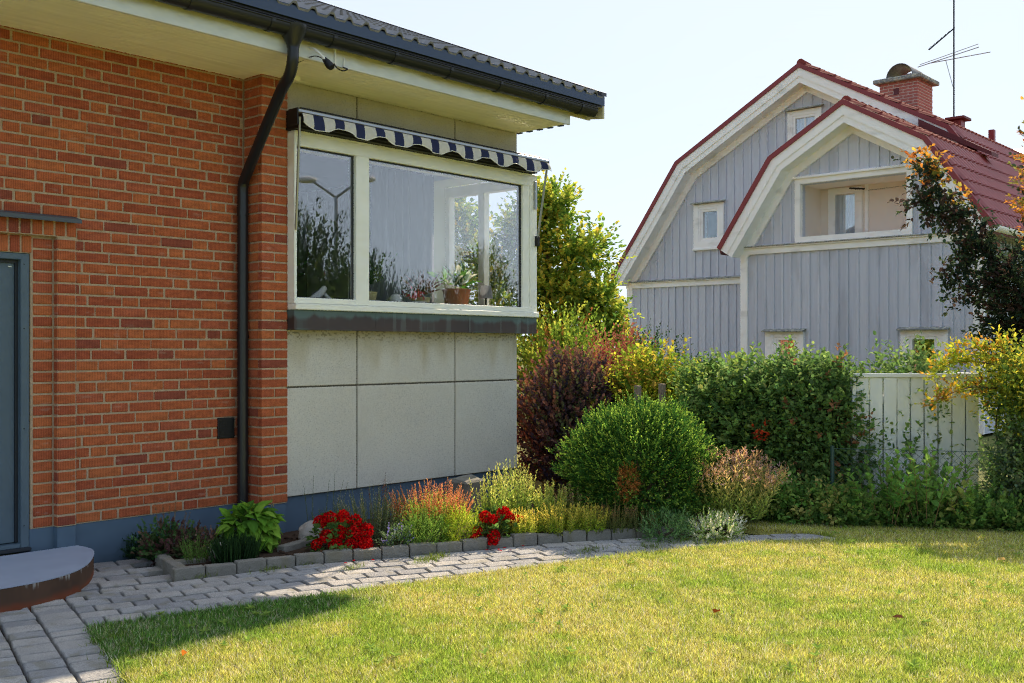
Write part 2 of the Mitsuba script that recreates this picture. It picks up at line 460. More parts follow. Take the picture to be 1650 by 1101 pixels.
put(WIN + '__mullion', cat([cbox(5.574, 5.715, WY - 0.004, WY + 0.10, 1.85, 3.086, 0.004)]), 'frame_m')
put(WIN + '__mullion', cat([cbox(7.79, WX - 0.003, 7.41, 7.50, 1.894, 3.086, 0.004)]), 'frame_m')
put(WIN + '__sill', cat([cbox(4.956, WX + 0.008, WY - 0.022, WY + 0.12, 1.797, 1.845, 0.005), cbox(7.79, WX + 0.008, WY + 0.121, 8.0, 1.797, 1.845, 0.005)]), 'frame_m')
for a, b in ((4.982, 5.574), (5.715, 7.664)):
    put(WIN + '__gasket', cat([box(a, b, WY + 0.03, WY + 0.075, 3.074, 3.086), box(a, b, WY + 0.03, WY + 0.075, 1.894, 1.900), box(a, a + 0.008, WY + 0.03, WY + 0.075, 1.9, 3.074), box(b - 0.014, b, WY + 0.03, WY + 0.075, 1.9, 3.074)]), 'gasket_m')


def sheet_y(x0, x1, y, z0, z1):
    return trimesh.Trimesh([[x0, y, z0], [x1, y, z0], [x1, y, z1], [x0, y, z1]], [[0, 1, 2], [0, 2, 3]], process=False)


def sheet_x(x, y0, y1, z0, z1):
    return trimesh.Trimesh([[x, y0, z0], [x, y1, z0], [x, y1, z1], [x, y0, z1]], [[0, 1, 2], [0, 2, 3]], process=False)


put(WIN + '__pane', sheet_y(4.985, 5.57, WY + 0.036, 1.897, 3.08), 'glazing_m')
put(WIN + '__pane', sheet_y(5.72, 7.66, WY + 0.036, 1.897, 3.08), 'glazing_m')
put(WIN + '__pane', sheet_x(7.84, 6.87, 7.41, 1.896, 3.084), 'mirror_m')
put(WIN + '__pane', sheet_x(7.84, 7.5, 7.92, 1.896, 3.084), 'mirror_m')
put(WIN + '__sticker', box(7.628, 7.646, WY + 0.040, WY + 0.042, 1.915, 1.985), 'drip_m')
# copper apron under the window
put(HOUSE + '__copper_apron', cat([box(4.956, WX - 0.005, WY + 0.002, YPAN + 0.2, 1.638, 1.7965), box(7.66, WX - 0.005, YPAN + 0.2, 8.0, 1.638, 1.7965)]), 'copper_m')
for xx in (5.79, 6.9):
    put(HOUSE + '__copper_apron__seam', cbox(xx, xx + 0.008, WY - 0.002, WY + 0.01, 1.639, 1.796, 0.002), 'copper_m')
# room behind the window
RM = HOUSE + '__interior'
put(RM, cat([box(4.0, 7.43, 9.9, 10.0, 0.8, 3.4), box(3.9, 4.0, 7.3, 10.0, 0.8, 3.4), box(3.9, 7.43, 7.31, 10.0, 3.3, 3.4), box(3.9, 7.43, 7.32, 10.0, 0.75, 0.85), box(4.0, 4.95, 7.295, 7.33, 0.85, 3.3), box(4.93, 4.955, WY + 0.11, 7.3, 1.8, 3.2)]), 'dim_wall_m')
put(RM + '__pier', cat([box(7.431, 7.449, 8.02, 9.9, 0.85, 3.3), box(7.40, 7.79, 7.98, 8.02, 1.85, 3.2), box(4.96, 7.78, WY + 0.12, 7.3, 3.21, 3.26), box(7.40, 7.785, 7.0, 7.98, 3.193, 3.199), box(7.431, 7.449, 6.9, 8.02, 3.199, 3.3), box(7.431, 7.449, 6.9, 8.02, 0.85, 1.62)]), 'white_wall_m')
mat('sill_wood_m', S(150, 140, 128), 0.5)
put(HOUSE + '__window_board', cbox(4.96, 7.78, WY + 0.11, 7.2, 1.80, 1.86, 0.004), 'sill_wood_m')
ft = []
for i in range(60):
    ft.append((6.55 + i * 0.014, 7.72 + 0.03 * math.sin(i * 0.9) + 0.012 * math.sin(i * 2.3)))
cv = np.array([[x, y, z] for x, y in ft for z in (1.2, 3.24)])
cf = np.array([[2 * i, 2 * i + 2, 2 * i + 3, 2 * i + 1] for i in range(len(ft) - 1)])
scene['sheer_m'] = {'type': 'principledthin', 'base_color': rgb([0.27, 0.29, 0.34]), 'roughness': 0.8, 'diff_trans': 0.9, 'spec_trans': 0.0, 'eta': 1.3}
put(HOUSE + '__curtain', (cv, cf), 'sheer_m', smooth=True)
put(HOUSE + '__curtain_rail', tube([(5.0, 7.3, 3.17), (7.4, 7.3, 3.17)], 0.012), 'white_plastic_m')
# soffit boards, fascia, gutter, roof
SOF = HOUSE + '__soffit'
put(SOF, box(-4.0, 7.69, 6.3, 7.3, 3.625, 3.66), 'joint_m')
bw = 0.0785
for i in range(11):
    y0 = 6.262 + i * bw
    sh = cbox(2.4, 7.7 + rng.uniform(-0.006, 0.012), y0 + 0.003, y0 + bw - 0.003, 3.61, 3.63, 0.003)
    put(SOF + '__board', sh, 'soffit_m')
for i in range(5):
    y0 = 6.28 + i * 0.13
    put(SOF + '__end_block', box(7.69, 7.722, y0 + 0.02, y0 + 0.08, 3.602, 3.613), 'drip_m')
put(HOUSE + '__fascia', cat([cbox(-4.0, 7.735, 6.235, 6.26, 3.606, 3.75, 0.003), prism_y([(7.735, 3.70), (8.05, 3.70), (8.05, 3.9), (7.735, 3.9), (-4, 3.9), (-4, 3.75), (7.735, 3.75)], 6.237, 6.259)]), 'fascia_m')
PITCH = math.radians(22.8)
tanp = math.tan(PITCH)
EY, EZ = 6.10, 3.86          # eaves line of the roof deck
RY = 11.95
ROOF = HOUSE + '__roof'
deck = [(EY, EZ), (RY, EZ + (RY - EY) * tanp), (17.8, EZ), (17.8, EZ - 0.06), (RY, EZ + (RY - EY) * tanp - 0.08), (EY, EZ - 0.06)]
put(ROOF, prism_x(deck, -4.4, 8.06), 'gutter_m')
put(ROOF + '__verge', cat([prism_x([(6.10, 3.70), (6.26, 3.72), (RY, EZ + (RY - EY) * tanp - 0.22), (RY, EZ + (RY - EY) * tanp + 0.07), (EY, EZ + 0.07)], 8.062, 8.09)]), 'fascia_m')
put(ROOF + '__verge_cap', prism_x([(EY - 0.02, EZ + 0.05), (RY, EZ + (RY - EY) * tanp + 0.07), (RY, EZ + (RY - EY) * tanp + 0.10), (EY - 0.02, EZ + 0.085)], 8.02, 8.10), 'gutter_m')
put(ROOF + '__drip_edge', cat([prism_x([(6.075, 3.905), (6.075, 3.815), (6.085, 3.815), (6.085, 3.895), (6.4, 3.895 + 0.315 * tanp), (6.4, 3.905 + 0.315 * tanp)], -4.3, 8.062)]), 'drip_m')
# one tile: two waves wide, one course long, lower edge thick
TW, TL = 0.33, 0.335


def tile_mesh():
    n = 13
    x = np.linspace(0, TW, n)
    ph = x / (TW / 2)
    ph = ph - np.floor(ph)
    z = 0.040 * np.where(ph < 0.5, np.sin(np.pi * ph / 0.5) ** 1.3, -0.12 * np.sin(np.pi * (ph - 0.5) / 0.5))
    rows = []
    for s, dz in ((-0.02, -0.018), (-0.02, 0.0), (TL + 0.03, -0.022)):
        rows.append(np.stack([x, np.full(n, s), z + dz + 0.035], 1))
    v = np.vstack(rows)
    f = []
    for r in range(2):
        for i in range(n - 1):
            a = r * n + i
            f.append([a, a + 1, a + n + 1, a + n])
    return v, np.array(f)


TILE = mikit.ply(tile_mesh(), 'tile_m')
tiles = []
slope_len = (RY - EY) / math.cos(PITCH)
for r in range(int(slope_len / TL)):
    for cidx in range(13):
        x = 8.03 - TW * (cidx + 1)
        tiles.append((r * r * 0.3 + cidx * 0.5, x, r))
tiles.sort()
stuff = []
for i, (_, x, r) in enumerate(tiles):
    s = r * TL
    y, z = EY + 0.0 + s * math.cos(PITCH), EZ + 0.015 + s * math.sin(PITCH)
    put_at(ROOF + '__tile', TILE, x + rng.normal(0, 0.002), y, z, rx=math.degrees(PITCH) + rng.normal(0, 0.25), rz=rng.normal(0, 0.25))
put(ROOF + '__ridge_tiles', tube([(-4.3, RY, EZ + (RY - EY) * tanp + 0.05), (8.06, RY, EZ + (RY - EY) * tanp + 0.05)], 0.12, 10), 'tile_m')
# gutter: half round, dark, with brackets
GUT = HOUSE + '__gutter'
ang = np.linspace(math.pi, 2 * math.pi, 13)
GY, GZ, GR = 6.165, 3.782, 0.066
outer = [(GY + GR * math.cos(a), GZ + GR * math.sin(a) * 1.1) for a in ang]
inner = [(GY + (GR - 0.005) * math.cos(a), GZ + (GR - 0.005) * math.sin(a) * 1.1) for a in ang[::-1]]
put(GUT, prism_x(outer + inner, -4.3, 7.985), 'gutter_m', smooth=30)
put(GUT + '__bead', tube([(-4.3, GY - GR, GZ + 0.004), (7.985, GY - GR, GZ + 0.004)], 0.0085, 10), 'gutter_m', smooth=40)
put(GUT + '__end_cap', prism_x(outer, 7.985, 7.992), 'gutter_m')
put(GUT + '__water_line', box(-4.2, 7.96, GY - GR + 0.012, GY + GR, GZ - 0.03, GZ - 0.022), 'gutter_inner_m')
for xx in (3.05, 3.66, 4.28, 4.82, 5.42, 6.02, 6.62, 7.22, 7.75):
    o2 = [(GY + (GR + 0.006) * math.cos(a), GZ + (GR + 0.006) * math.sin(a) * 1.1) for a in ang]
    put(GUT + '__bracket', prism_x(o2 + outer[::-1], xx, xx + 0.03), 'gutter_m')
# downpipe with outlet funnel
PIPE = HOUSE + '__downpipe'
pp = np.vstack([smooth_path([(4.655, 7.02, 0.05), (4.655, 7.02, 1.2), (4.655, 7.02, 2.62)], 3), smooth_path([(4.655, 7.02, 2.70), (4.652, 7.005, 2.775), (4.638, 6.93, 2.85), (4.55, 6.40, 3.335), (4.520, 6.235, 3.445), (4.507, 6.175, 3.53), (4.505, 6.165, 3.60), (4.505, 6.165, 3.655)], 5)])
put(PIPE, tube(pp, 0.0415, 18), 'gutter_m', smooth=40)
put(PIPE + '__outlet', tube([(4.505, 6.165, 3.635), (4.505, 6.165, 3.66), (4.505, 6.165, 3.75), (4.505, 6.165, 3.79)], [0.044, 0.048, 0.096, 0.102], 18), 'gutter_m', smooth=40)
for zz in (0.62, 1.55, 2.52):
    put(PIPE + '__collar', tube([(4.655, 7.02, zz), (4.655, 7.02, zz + 0.07)], 0.0445, 18), 'gutter_m', smooth=40)
# ventilation grille beside the downpipe
VG = HOUSE + '__vent_grille'
put(VG, cbox(4.474, 4.62, YW - 0.012, YW + 0.01, 0.795, 0.955, 0.003), 'black_m')
for i in range(7):
    put(VG + '__slat', box(4.482, 4.615, YW - 0.02, YW - 0.011, 0.808 + i * 0.02, 0.816 + i * 0.02), 'black_m')

# ------------------------------------------------------------------ awning, folded up above the window
AW = thing('awning', 'folded navy and white striped awning above the picture window', 'awning')
put(AW + '__housing', cat([cbox(4.94, 7.80, 6.66, YPAN - 0.002, 3.222, 3.365, 0.006), box(4.94, 7.80, 6.70, YPAN - 0.003, 3.207, 3.222)]), 'black_m')
put(AW + '__front_bar', cat([cbox(4.875, 7.855, 6.60, 6.655, 3.305, 3.335, 0.006)]), 'metal_m')
put(AW + '__end_cap', cbox(4.862, 4.876, 6.60, 6.72, 3.21, 3.34, 0.004), 'black_m')
put(AW + '__end_cap', cbox(7.853, 7.866, 6.60, 6.70, 3.24, 3.34, 0.004), 'black_m')


def stripe_fn(p, n, uv):
    u = (p.x - 4.915) / 0.2085
    f = u - dr.floor(u)
    w = smoothstep(0.43, 0.45, f) * (1 - smoothstep(0.89, 0.91, f))
    c = mix(c3(S(206, 204, 200)), c3(S(34, 44, 84)), w)
    return c * (0.86 + 0.2 * fbm(p.x * 40, p.y * 40, p.z * 40))


scene['stripe_m'] = {'type': 'twosided', 'bsdf': {'type': 'principled', 'base_color': proc(stripe_fn), 'roughness': 0.9}}
nx, nz = 170, 9
xs = np.linspace(4.905, 7.85, nx)
ph = (xs - 4.905) / 0.417
lobe = 0.5 - 0.5 * np.cos(2 * np.pi * ph + 0.6)
drop = 0.072 + 0.045 * np.clip(lobe * 1.35 - 0.1, 0, 1)
v = []
for j in range(nz):
    t = j / (nz - 1)
    y = 6.595 - 0.018 * math.sin(t * 2.2) + (0.010 * np.sin(xs * 23) + 0.006 * np.sin(xs * 51 + 1) + 0.02 * np.clip(xs - 7.5, 0, 1) * np.sin(xs * 60)) * t
    v.append(np.stack([xs, y, 3.302 - drop * t], 1))
v = np.array(v)
vv = np.vstack([v.reshape(-1, 3), v.reshape(-1, 3) + [0, 0.003, 0]])
q = [[j * nx + i, j * nx + i + 1, (j + 1) * nx + i + 1, (j + 1) * nx + i] for j in range(nz - 1) for i in range(nx - 1)]
n0 = nx * nz
q2 = [[a + n0 for a in qq[::-1]] for qq in q]
rim = [[(nz - 1) * nx + i, (nz - 1) * nx + i + 1, (nz - 1) * nx + i + 1 + n0, (nz - 1) * nx + i + n0] for i in range(nx - 1)]
put(AW + '__valance', (vv, np.array(q + q2 + rim)), 'stripe_m', smooth=40)
vb = v[-1]
put(AW + '__valance_hem', tube(vb + [0, -0.002, 0], 0.0035, 5), 'white_plastic_m')
put(AW + '__arm', tube([(4.885, 6.60, 3.27), (4.962, 6.752, 2.42)], 0.011, 8), 'metal_m')
put(AW + '__arm', tube([(7.83, 6.60, 3.27), (7.845, 6.735, 2.58)], 0.011, 8), 'metal_m')
put(AW + '__arm_bracket', cbox(7.835, 7.86, 6.72, 6.765, 2.50, 2.60, 0.003), 'black_m')
put(AW + '__arm_bracket', cbox(7.815, 7.84, 6.735, 6.764, 2.86, 3.14, 0.003), 'metal_m')

# ------------------------------------------------------------------ lamp sensor and cable under the eaves
CAM = thing('floodlight', 'small white and black floodlight hanging under the eaves beside the downpipe', 'outdoor light')
put(CAM + '__arm', tube(smooth_path([(4.70, 6.235, 3.69), (4.71, 6.17, 3.66), (4.745, 6.12, 3.60), (4.765, 6.11, 3.57)], 5), 0.010, 8), 'white_plastic_m')
put(CAM + '__head', tube([(4.755, 6.13, 3.60), (4.77, 6.09, 3.55), (4.775, 6.07, 3.53)], [0.018, 0.03, 0.024], 12), 'black_m', smooth=40)
put(CAM + '__sensor', trimesh.creation.icosphere(2, 0.02).apply_translation([4.80, 6.14, 3.575]), 'white_plastic_m', smooth=True)
put(CAM + '__visor', cbox(4.79, 4.85, 6.13, 6.17, 3.585, 3.592, 0.002), 'white_plastic_m')
put(CAM + '__cable', tube(smooth_path([(4.75, 6.13, 3.6), (4.70, 6.2, 3.62), (4.72, 6.5, 3.598), (4.83, 6.72, 3.6)], 6), 0.004, 6), 'black_m')
HK = thing('wire_hook', 'loose black wire looped on a bent bracket below the gutter', 'hook')
put(HK + '__bracket', cat([box(4.925, 4.937, 6.222, 6.234, 3.575, 3.74), box(5.01, 5.02, 6.222, 6.234, 3.60, 3.68)]), 'white_plastic_m')
put(HK + '__wire', tube(smooth_path([(4.90, 6.215, 3.62), (4.935, 6.21, 3.585), (4.98, 6.2, 3.57), (5.03, 6.205, 3.592), (4.99, 6.21, 3.60)], 6), 0.005, 6), 'black_m')
JB = thing('junction_box', 'cream cable junction box on the soffit beside the pilaster', 'junction box')
put(JB + '__lid', cbox(4.87, 4.97, 6.70, 6.80, 3.575, 3.609, 0.006), 'soffit_m')

# ------------------------------------------------------------------ round door step
ST = thing('door_step', 'rounded grey concrete door step with a rusty brown edge', 'step')
outl = smooth_path([(3.352, 7.056), (3.365, 6.95), (3.34, 6.79), (3.215, 6.56), (3.09, 6.385), (2.936, 6.243), (2.72, 6.145), (2.468, 6.12), (2.2, 6.14), (1.95, 6.24), (1.75, 6.45), (1.68, 6.8), (1.68, 7.056)], 6)[:, :2]
poly = Polygon(np.vstack([outl, [[1.68, 7.056]]]))
put(ST + '__slab', prism_z(poly, -0.05, 0.129), 'step_side_m', smooth=30)
put(ST + '__top', prism_z(poly.buffer(0.003), 0.1292, 0.136), 'step_top_m', smooth=30)

# ------------------------------------------------------------------ the grey timber house behind the hedge
TH = thing('timber_house', 'grey blue timber house with white trim and red tiled gambrel roofs', 'house')


def paint_fn(a, b, k):
    def fn(p, n, uv):
        f = fbm(p.y * 7 + k, p.x * 7, p.z * 0.8, octaves=4)
        w = fbm(p.y * 50, p.x * 50, p.z * 2 + k, octaves=2)
        c = mix(c3(a), c3(b), f) * (0.95 + 0.1 * w)
        return mix(c, c3(S(120, 122, 128)), 0.2 * smoothstep(0.6, 0.75, fbm(p.y * 3 + k, p.x, p.z * 0.6, octaves=4)))
    return fn


SID = [mat(f'siding_m{i}', proc(paint_fn(S(*a), S(*b), i * 5.0)), 0.75) for i, (a, b) in enumerate([((186, 191, 202), (198, 202, 211)), ((182, 187, 199), (193, 198, 207)), ((190, 195, 205), (202, 205, 213))])]


def trim_fn(p, n, uv):
    f = fbm(p.y * 6, p.x * 6, p.z * 3, octaves=4)
    c = mix(c3(S(236, 235, 230)), c3(S(243, 243, 240)), f)
    return mix(c, c3(S(150, 148, 136)), 0.3 * smoothstep(0.55, 0.8, fbm(p.y * 2.5, p.x * 3, p.z * 5 + 3, octaves=5)))


mat('trim_m', proc(trim_fn), 0.6)
mat('trim_cap_m', proc(lambda p, n, uv: mix(c3(S(120, 124, 122)), c3(S(170, 168, 150)), smoothstep(0.45, 0.6, fbm(p.y * 20, p.x * 20, p.z * 20)))), 0.9)
mat('red_metal_m', proc(lambda p, n, uv: mix(c3(S(134, 50, 52)), c3(S(120, 46, 48)), fbm(p.x * 5, p.y * 5, p.z * 5))), 0.45)
mat('red_tile_m', proc(lambda p, n, uv: mix(c3(S(122, 46, 46)), c3(S(138, 56, 52)), fbm(p.x * 6, p.y * 6, p.z * 6, octaves=4))), 0.36, spec=0.6)
mat('red_roof_m', S(96, 40, 42), 0.6)
mat('red_tile_flat_m', proc(lambda p, n, uv: mix(c3(S(112, 50, 48)), c3(S(134, 66, 60)), fbm(p.x * 6, p.y * 6, p.z * 6, octaves=4))), 0.85, spec=0.15)
mat('shade_wall_m', proc(paint_fn(S(140, 150, 146), S(156, 164, 160), 2.0)), 0.8)  # darker copy of the siding paint, wall shade put into the colour
mat('cream_wall_m', proc(lambda p, n, uv: mix(c3(S(222, 210, 198)), c3(S(232, 222, 210)), fbm(p.x * 2, p.y * 2, p.z * 2, octaves=4))), 0.8)


def ztop(prof, y):
    ys, zs = zip(*sorted(prof))
    return float(np.interp(y, ys, zs))


def boards(holder, X, y0, y1, zlo, prof=None, zhi=None, step=0.196, holes=()):
    """Vertical boards with cover battens on a wall facing -X, cut off by a roof profile or at zhi."""
    n = max(1, round((y1 - y0) / step))
    ys = np.linspace(y0, y1, n + 1) + np.concatenate([[0], rng.normal(0, 0.008, n - 1), [0]]) if n > 1 else np.array([y0, y1])
    for i in range(n):
        a, b = ys[i], ys[i + 1]
        mids = [p for p in (prof or []) if a < p[0] < b]
        topo = [(b, ztop(prof, b) if prof else zhi)] + [(p[0], p[1]) for p in sorted(mids, reverse=True)] + [(a, ztop(prof, a) if prof else zhi)]
        pg = Polygon([(a, zlo), (b, zlo)] + topo).buffer(-0.0015, join_style=2)
        for h in holes:
            pg = pg.difference(shapely.box(*h))
        for g in getattr(pg, 'geoms', [pg]):
            if g.is_empty or g.area < 0.004:
                continue
            put(holder + '__board', prism_x(g, X + rng.uniform(-0.003, 0.003), X + 0.025), SID[int(rng.integers(3))])
        if i:
            w = 0.021
            zt = min(ztop(prof, a - w), ztop(prof, a + w)) if prof else zhi
            bp = shapely.box(a - w, zlo, a + w, zt - 0.001)
            for h in holes:
                bp = bp.difference(shapely.box(*h))
            for g in getattr(bp, 'geoms', [bp]):
                if not g.is_empty and g.area > 0.003:
                    put(holder + '__batten', prism_x(g, X - 0.024, X - 0.004), SID[int(rng.integers(3))])


def house_window(holder, X, y0, y1, z0, z1, glass, hood=True, muntin=None, label=None, sill=True):
    """Window on a wall facing -X; glass = (y0, y1, z0, z1)."""
    w = holder + '__window'
    gy0, gy1, gz0, gz1 = glass
    outer = shapely.box(y0 + 0.04, z0, y1 - 0.04, z1 - 0.03).difference(shapely.box(gy0 - 0.11, gz0 - 0.11, gy1 + 0.11, gz1 + 0.11))
    k = put(w, prism_x(outer, X - 0.055, X + 0.02), 'trim_m', label=label)
    fr = shapely.box(gy0 - 0.11, gz0 - 0.11, gy1 + 0.11, gz1 + 0.11).difference(shapely.box(gy0 - 0.055, gz0 - 0.055, gy1 + 0.055, gz1 + 0.055))
    put(k + '__frame', prism_x(fr, X - 0.04, X + 0.06), 'trim_m')
    sa = shapely.box(gy0 - 0.053, gz0 - 0.053, gy1 + 0.053, gz1 + 0.053).difference(shapely.box(gy0, gz0, gy1, gz1))
    put(k + '__sash', prism_x(sa, X - 0.022, X + 0.06), 'trim_m')
    put(k + '__pane', sheet_x(X + 0.02, gy0, gy1, gz0, gz1), 'glazing_m')
    if muntin:
        for m in muntin:
            put(k + '__glazing_bar', box(X + 0.0, X + 0.035, *m), 'trim_m')
    if hood:
        put(k + '__hood', cat([prism_y([(X + 0.0, z1 + 0.035), (X - 0.15, z1 - 0.008), (X - 0.15, z1 - 0.03), (X + 0.0, z1 + 0.01)], y0, y1)]), 'trim_cap_m')
    if sill:
        put(k + '__sill', cbox(X - 0.09, X, y0 + 0.02, y1 - 0.02, z0 - 0.05, z0 - 0.002, 0.006), 'trim_m')
    return k


def barge(holder, prof, X0, X1):
    """Roof edge seen from the gable: red cap, white fascia boards in two steps, soffit under the overhang."""
    P = np.array(prof, float)

    def off(d):
        ls = LineString(P)
        o = ls.parallel_offset(abs(d), 'right' if d > 0 else 'left', join_style=2, mitre_limit=5)
        q = np.array(o.coords)
        return q if (q[0][0] - q[-1][0]) * (P[0][0] - P[-1][0]) > 0 else q[::-1]
    s = 1.0 if off(0.1)[len(off(0.1)) // 2][1] < P[len(P) // 2][1] else -1.0
    band = lambda a, b: Polygon(np.vstack([off(s * a) if a else P, off(s * b)[::-1]]))
    put(holder + '__red_capping', prism_x(band(-0.03, 0.062), X0 - 0.045, X0 + 0.10), 'red_metal_m')
    put(holder + '__bargeboard', prism_x(band(0.058, 0.225), X0 - 0.015, X0 + 0.03), 'trim_m')
    put(holder + '__bargeboard', prism_x(band(0.225, 0.345), X0 + 0.008, X0 + 0.04), 'trim_m')
    put(holder + '__eaves_soffit', prism_x(band(0.30, 0.325), X0 + 0.041, X1 - 0.001), 'trim_m')
    put(holder + '__wall_trim', prism_x(band(0.325, 0.47), X1 - 0.06, X1 - 0.005), 'trim_m')
    return off(s * 0.4)


def sc(p, X0, X1):
    """Point (y, z) seen at X1, moved along the sight line to the overhang at X0."""
    return (p[0] * X0 / X1, 1.49 + (p[1] - 1.49) * X0 / X1)


def wave_roof(y0, z0, y1, z1, x0, x1, pitch, rows, amp=0.05, cols_per=0.22, lap=0.035):
    """Corrugated tile courses on the slope from eaves (y0, z0) to the top (y1, z1)."""
    L = math.hypot(y1 - y0, z1 - z0)
    d = np.array([y1 - y0, z1 - z0]) / L
    nrm = np.array([-d[1], d[0]]) * (1 if -d[1] * (y0 - y1) > 0 or True else -1)
    if nrm[1] < 0:
        nrm = -nrm
    n = int((x1 - x0) / cols_per * 10)
    xs = np.linspace(x0, x1, n + 1)
    w = amp * (0.5 - 0.5 * np.cos(2 * np.pi * (xs - x0) / cols_per)) ** 0.8
    V, F = [], []
    for r in range(rows):
        s0, s1 = L * r / rows - 0.02, L * (r + 1) / rows + 0.01
        for s, h in ((s0, 0.0), (s0, lap), (s1, 0.004)):
            V.append(np.stack([xs, np.full(n + 1, y0 + d[0] * s) + nrm[0] * (w + h), np.full(n + 1, z0 + d[1] * s) + nrm[1] * (w + h)], 1))
        b = r * 3 * (n + 1)
        for k in range(2):
            i = np.arange(n)
            F.append(np.stack([b + k * (n + 1) + i, b + k * (n + 1) + i + 1, b + (k + 1) * (n + 1) + i + 1, b + (k + 1) * (n + 1) + i], 1))
    return np.vstack(V), np.vstack(F)


# --- the nearer gable with the loggia
XB, XM, OV = 19.0, 21.8, 0.42
bprof = [sc(p, XB - OV, XB) for p in [(11.37, 3.56), (10.21, 5.295), (8.665, 6.195), (7.11, 5.295), (5.92, 3.60)]]
FG = TH + '__front_gable'
BYL, BYR = 10.84, 6.12
inner = [(11.2, 3.3), (10.05, 5.15), (8.66, 5.95), (7.27, 5.15), (6.1, 3.45)]
put(FG, cat([prism_x(Polygon([(BYR, 0.0), (BYL, 0.0), (BYL, 3.5), (10.15, 4.95), (8.66, 5.8), (7.2, 4.95), (BYR, 3.5)]).difference(shapely.box(7.44, 3.66, 9.54, 4.70)).difference(shapely.box(9.64, 0.9, 10.02, 1.70)).difference(shapely.box(6.93, 0.9, 7.36, 1.70)), XB + 0.02, XB + 0.2),
             box(XB + 0.2, XM, BYR, BYR + 0.15, 0, 3.6), box(XB + 0.2, XM, BYL - 0.15, BYL, 0, 3.6)]), SID[1], label='projecting front gable with an open balcony recess')
off_b = barge(FG, bprof, XB - OV, XB)
prof_w = [(p[0] * XB / (XB - OV), 1.49 + (p[1] - 1.49) * XB / (XB - OV)) for p in bprof]
prof_in = [(11.0, 3.45), (10.02, 4.93), (8.665, 5.73), (7.30, 4.93), (6.15, 3.30)]
LOG = (7.36, 3.55, 9.62, 4.80)
boards(FG, XB, BYR + 0.14, BYL - 0.14, 0.9, zhi=3.385, holes=[(9.46, 0.8, 10.28, 1.82), (6.71, 0.8, 7.55, 1.82)])
boards(FG, XB, BYR + 0.1, BYL - 0.1, 3.54, prof=prof_in, holes=[LOG])
put(FG + '__corner_board', cbox(XB - 0.05, XB + 0.03, BYL - 0.15, BYL, 0, 3.39), 'trim_m')
put(FG + '__corner_board', cbox(XB - 0.05, XB + 0.03, BYR - 0.02, BYR + 0.15, 0, 3.39), 'trim_m')
put(FG + '__band', cat([cbox(XB - 0.055, XB + 0.02, BYR - 0.03, BYL + 0.02, 3.385, 3.50), cbox(XB - 0.10, XB + 0.02, BYR - 0.03, BYL + 0.05, 3.501, 3.528)]), 'trim_m')
put(FG + '__band_cap', cat([prism_y([(XB, 3.565), (XB - 0.13, 3.54), (XB - 0.13, 3.529), (XB, 3.529)], BYR - 0.03, BYL + 0.02)]), 'trim_cap_m')
# loggia
LG = TH + '__balcony'
xb2 = XB + 1.0
put(LG, cat([box(xb2, xb2 + 0.1, 7.36, 9.62, 3.5, 4.9), box(XB + 0.05, xb2, 7.30, 7.40, 3.5, 4.9), box(XB + 0.05, xb2, 9.60, 9.70, 3.5, 4.9), box(XB + 0.05, xb2, 7.36, 9.62, 4.72, 4.82), box(XB + 0.05, xb2, 7.36, 9.62, 3.5, 3.6)]), 'cream_wall_m', label='open balcony recess with pale cream walls')
put(LG + '__casing', prism_x(shapely.box(7.34, 3.56, 9.64, 4.80).difference(shapely.box(7.44, 3.665, 9.53, 4.70)), XB - 0.05, XB + 0.06), 'trim_m')
put(LG + '__casing_hood', prism_y([(XB, 4.86), (XB - 0.10, 4.83), (XB - 0.10, 4.80), (XB, 4.80)], 7.30, 9.68), 'trim_m')
put(LG + '__door_frame', prism_x(shapely.box(8.72, 3.60, 9.42, 4.70).difference(shapely.box(8.86, 3.72, 9.28, 4.58)), xb2 - 0.05, xb2), 'trim_m')
put(LG + '__door_pane', sheet_x(xb2 - 0.02, 8.86, 9.28, 3.72, 4.58), 'glazing_m')
put(LG + '__door_curtain', (np.array([[xb2 - 0.012 + 0.007 * math.sin(i * 1.3), 8.86 + i * 0.01, z] for i in range(43) for z in (3.72, 4.56)]), np.array([[2 * i, 2 * i + 2, 2 * i + 3, 2 * i + 1] for i in range(42)])), 'curtain_m', smooth=True)
put(LG + '__rail', tube([(xb2 - 0.10, 8.64, 4.62), (xb2 - 0.10, 8.95, 4.67)], 0.018, 6), 'black_m')
put(LG + '__post', box(xb2 - 0.04, xb2, 8.60, 8.66, 3.6, 4.72), 'trim_m')
put(LG + '__wire', tube([(xb2 - 0.03, 7.45, 4.62), (xb2 - 0.03, 8.6, 4.60)], 0.006, 5), 'trim_cap_m')
for i, (y0, y1, gy0, gy1) in enumerate(((9.42, 10.32, 9.66, 10.0), (6.67, 7.59, 6.95, 7.35))):
    house_window(FG, XB, y0, y1, 0.8, 1.85, (gy0, gy1, 0.95, 1.66), label='ground floor window mirroring red brickwork, ' + ('beside the left corner board' if i == 0 else 'near the right corner'))
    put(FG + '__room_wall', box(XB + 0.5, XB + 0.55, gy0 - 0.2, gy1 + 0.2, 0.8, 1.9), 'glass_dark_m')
    put(FG + '__curtain', box(XB + 0.1, XB + 0.104, gy1 - 0.14, gy1 + 0.02, 0.9, 1.7) if i == 0 else box(XB + 0.1, XB + 0.104, gy0, gy0 + 0.05, 0.9, 1.7), 'curtain_m')
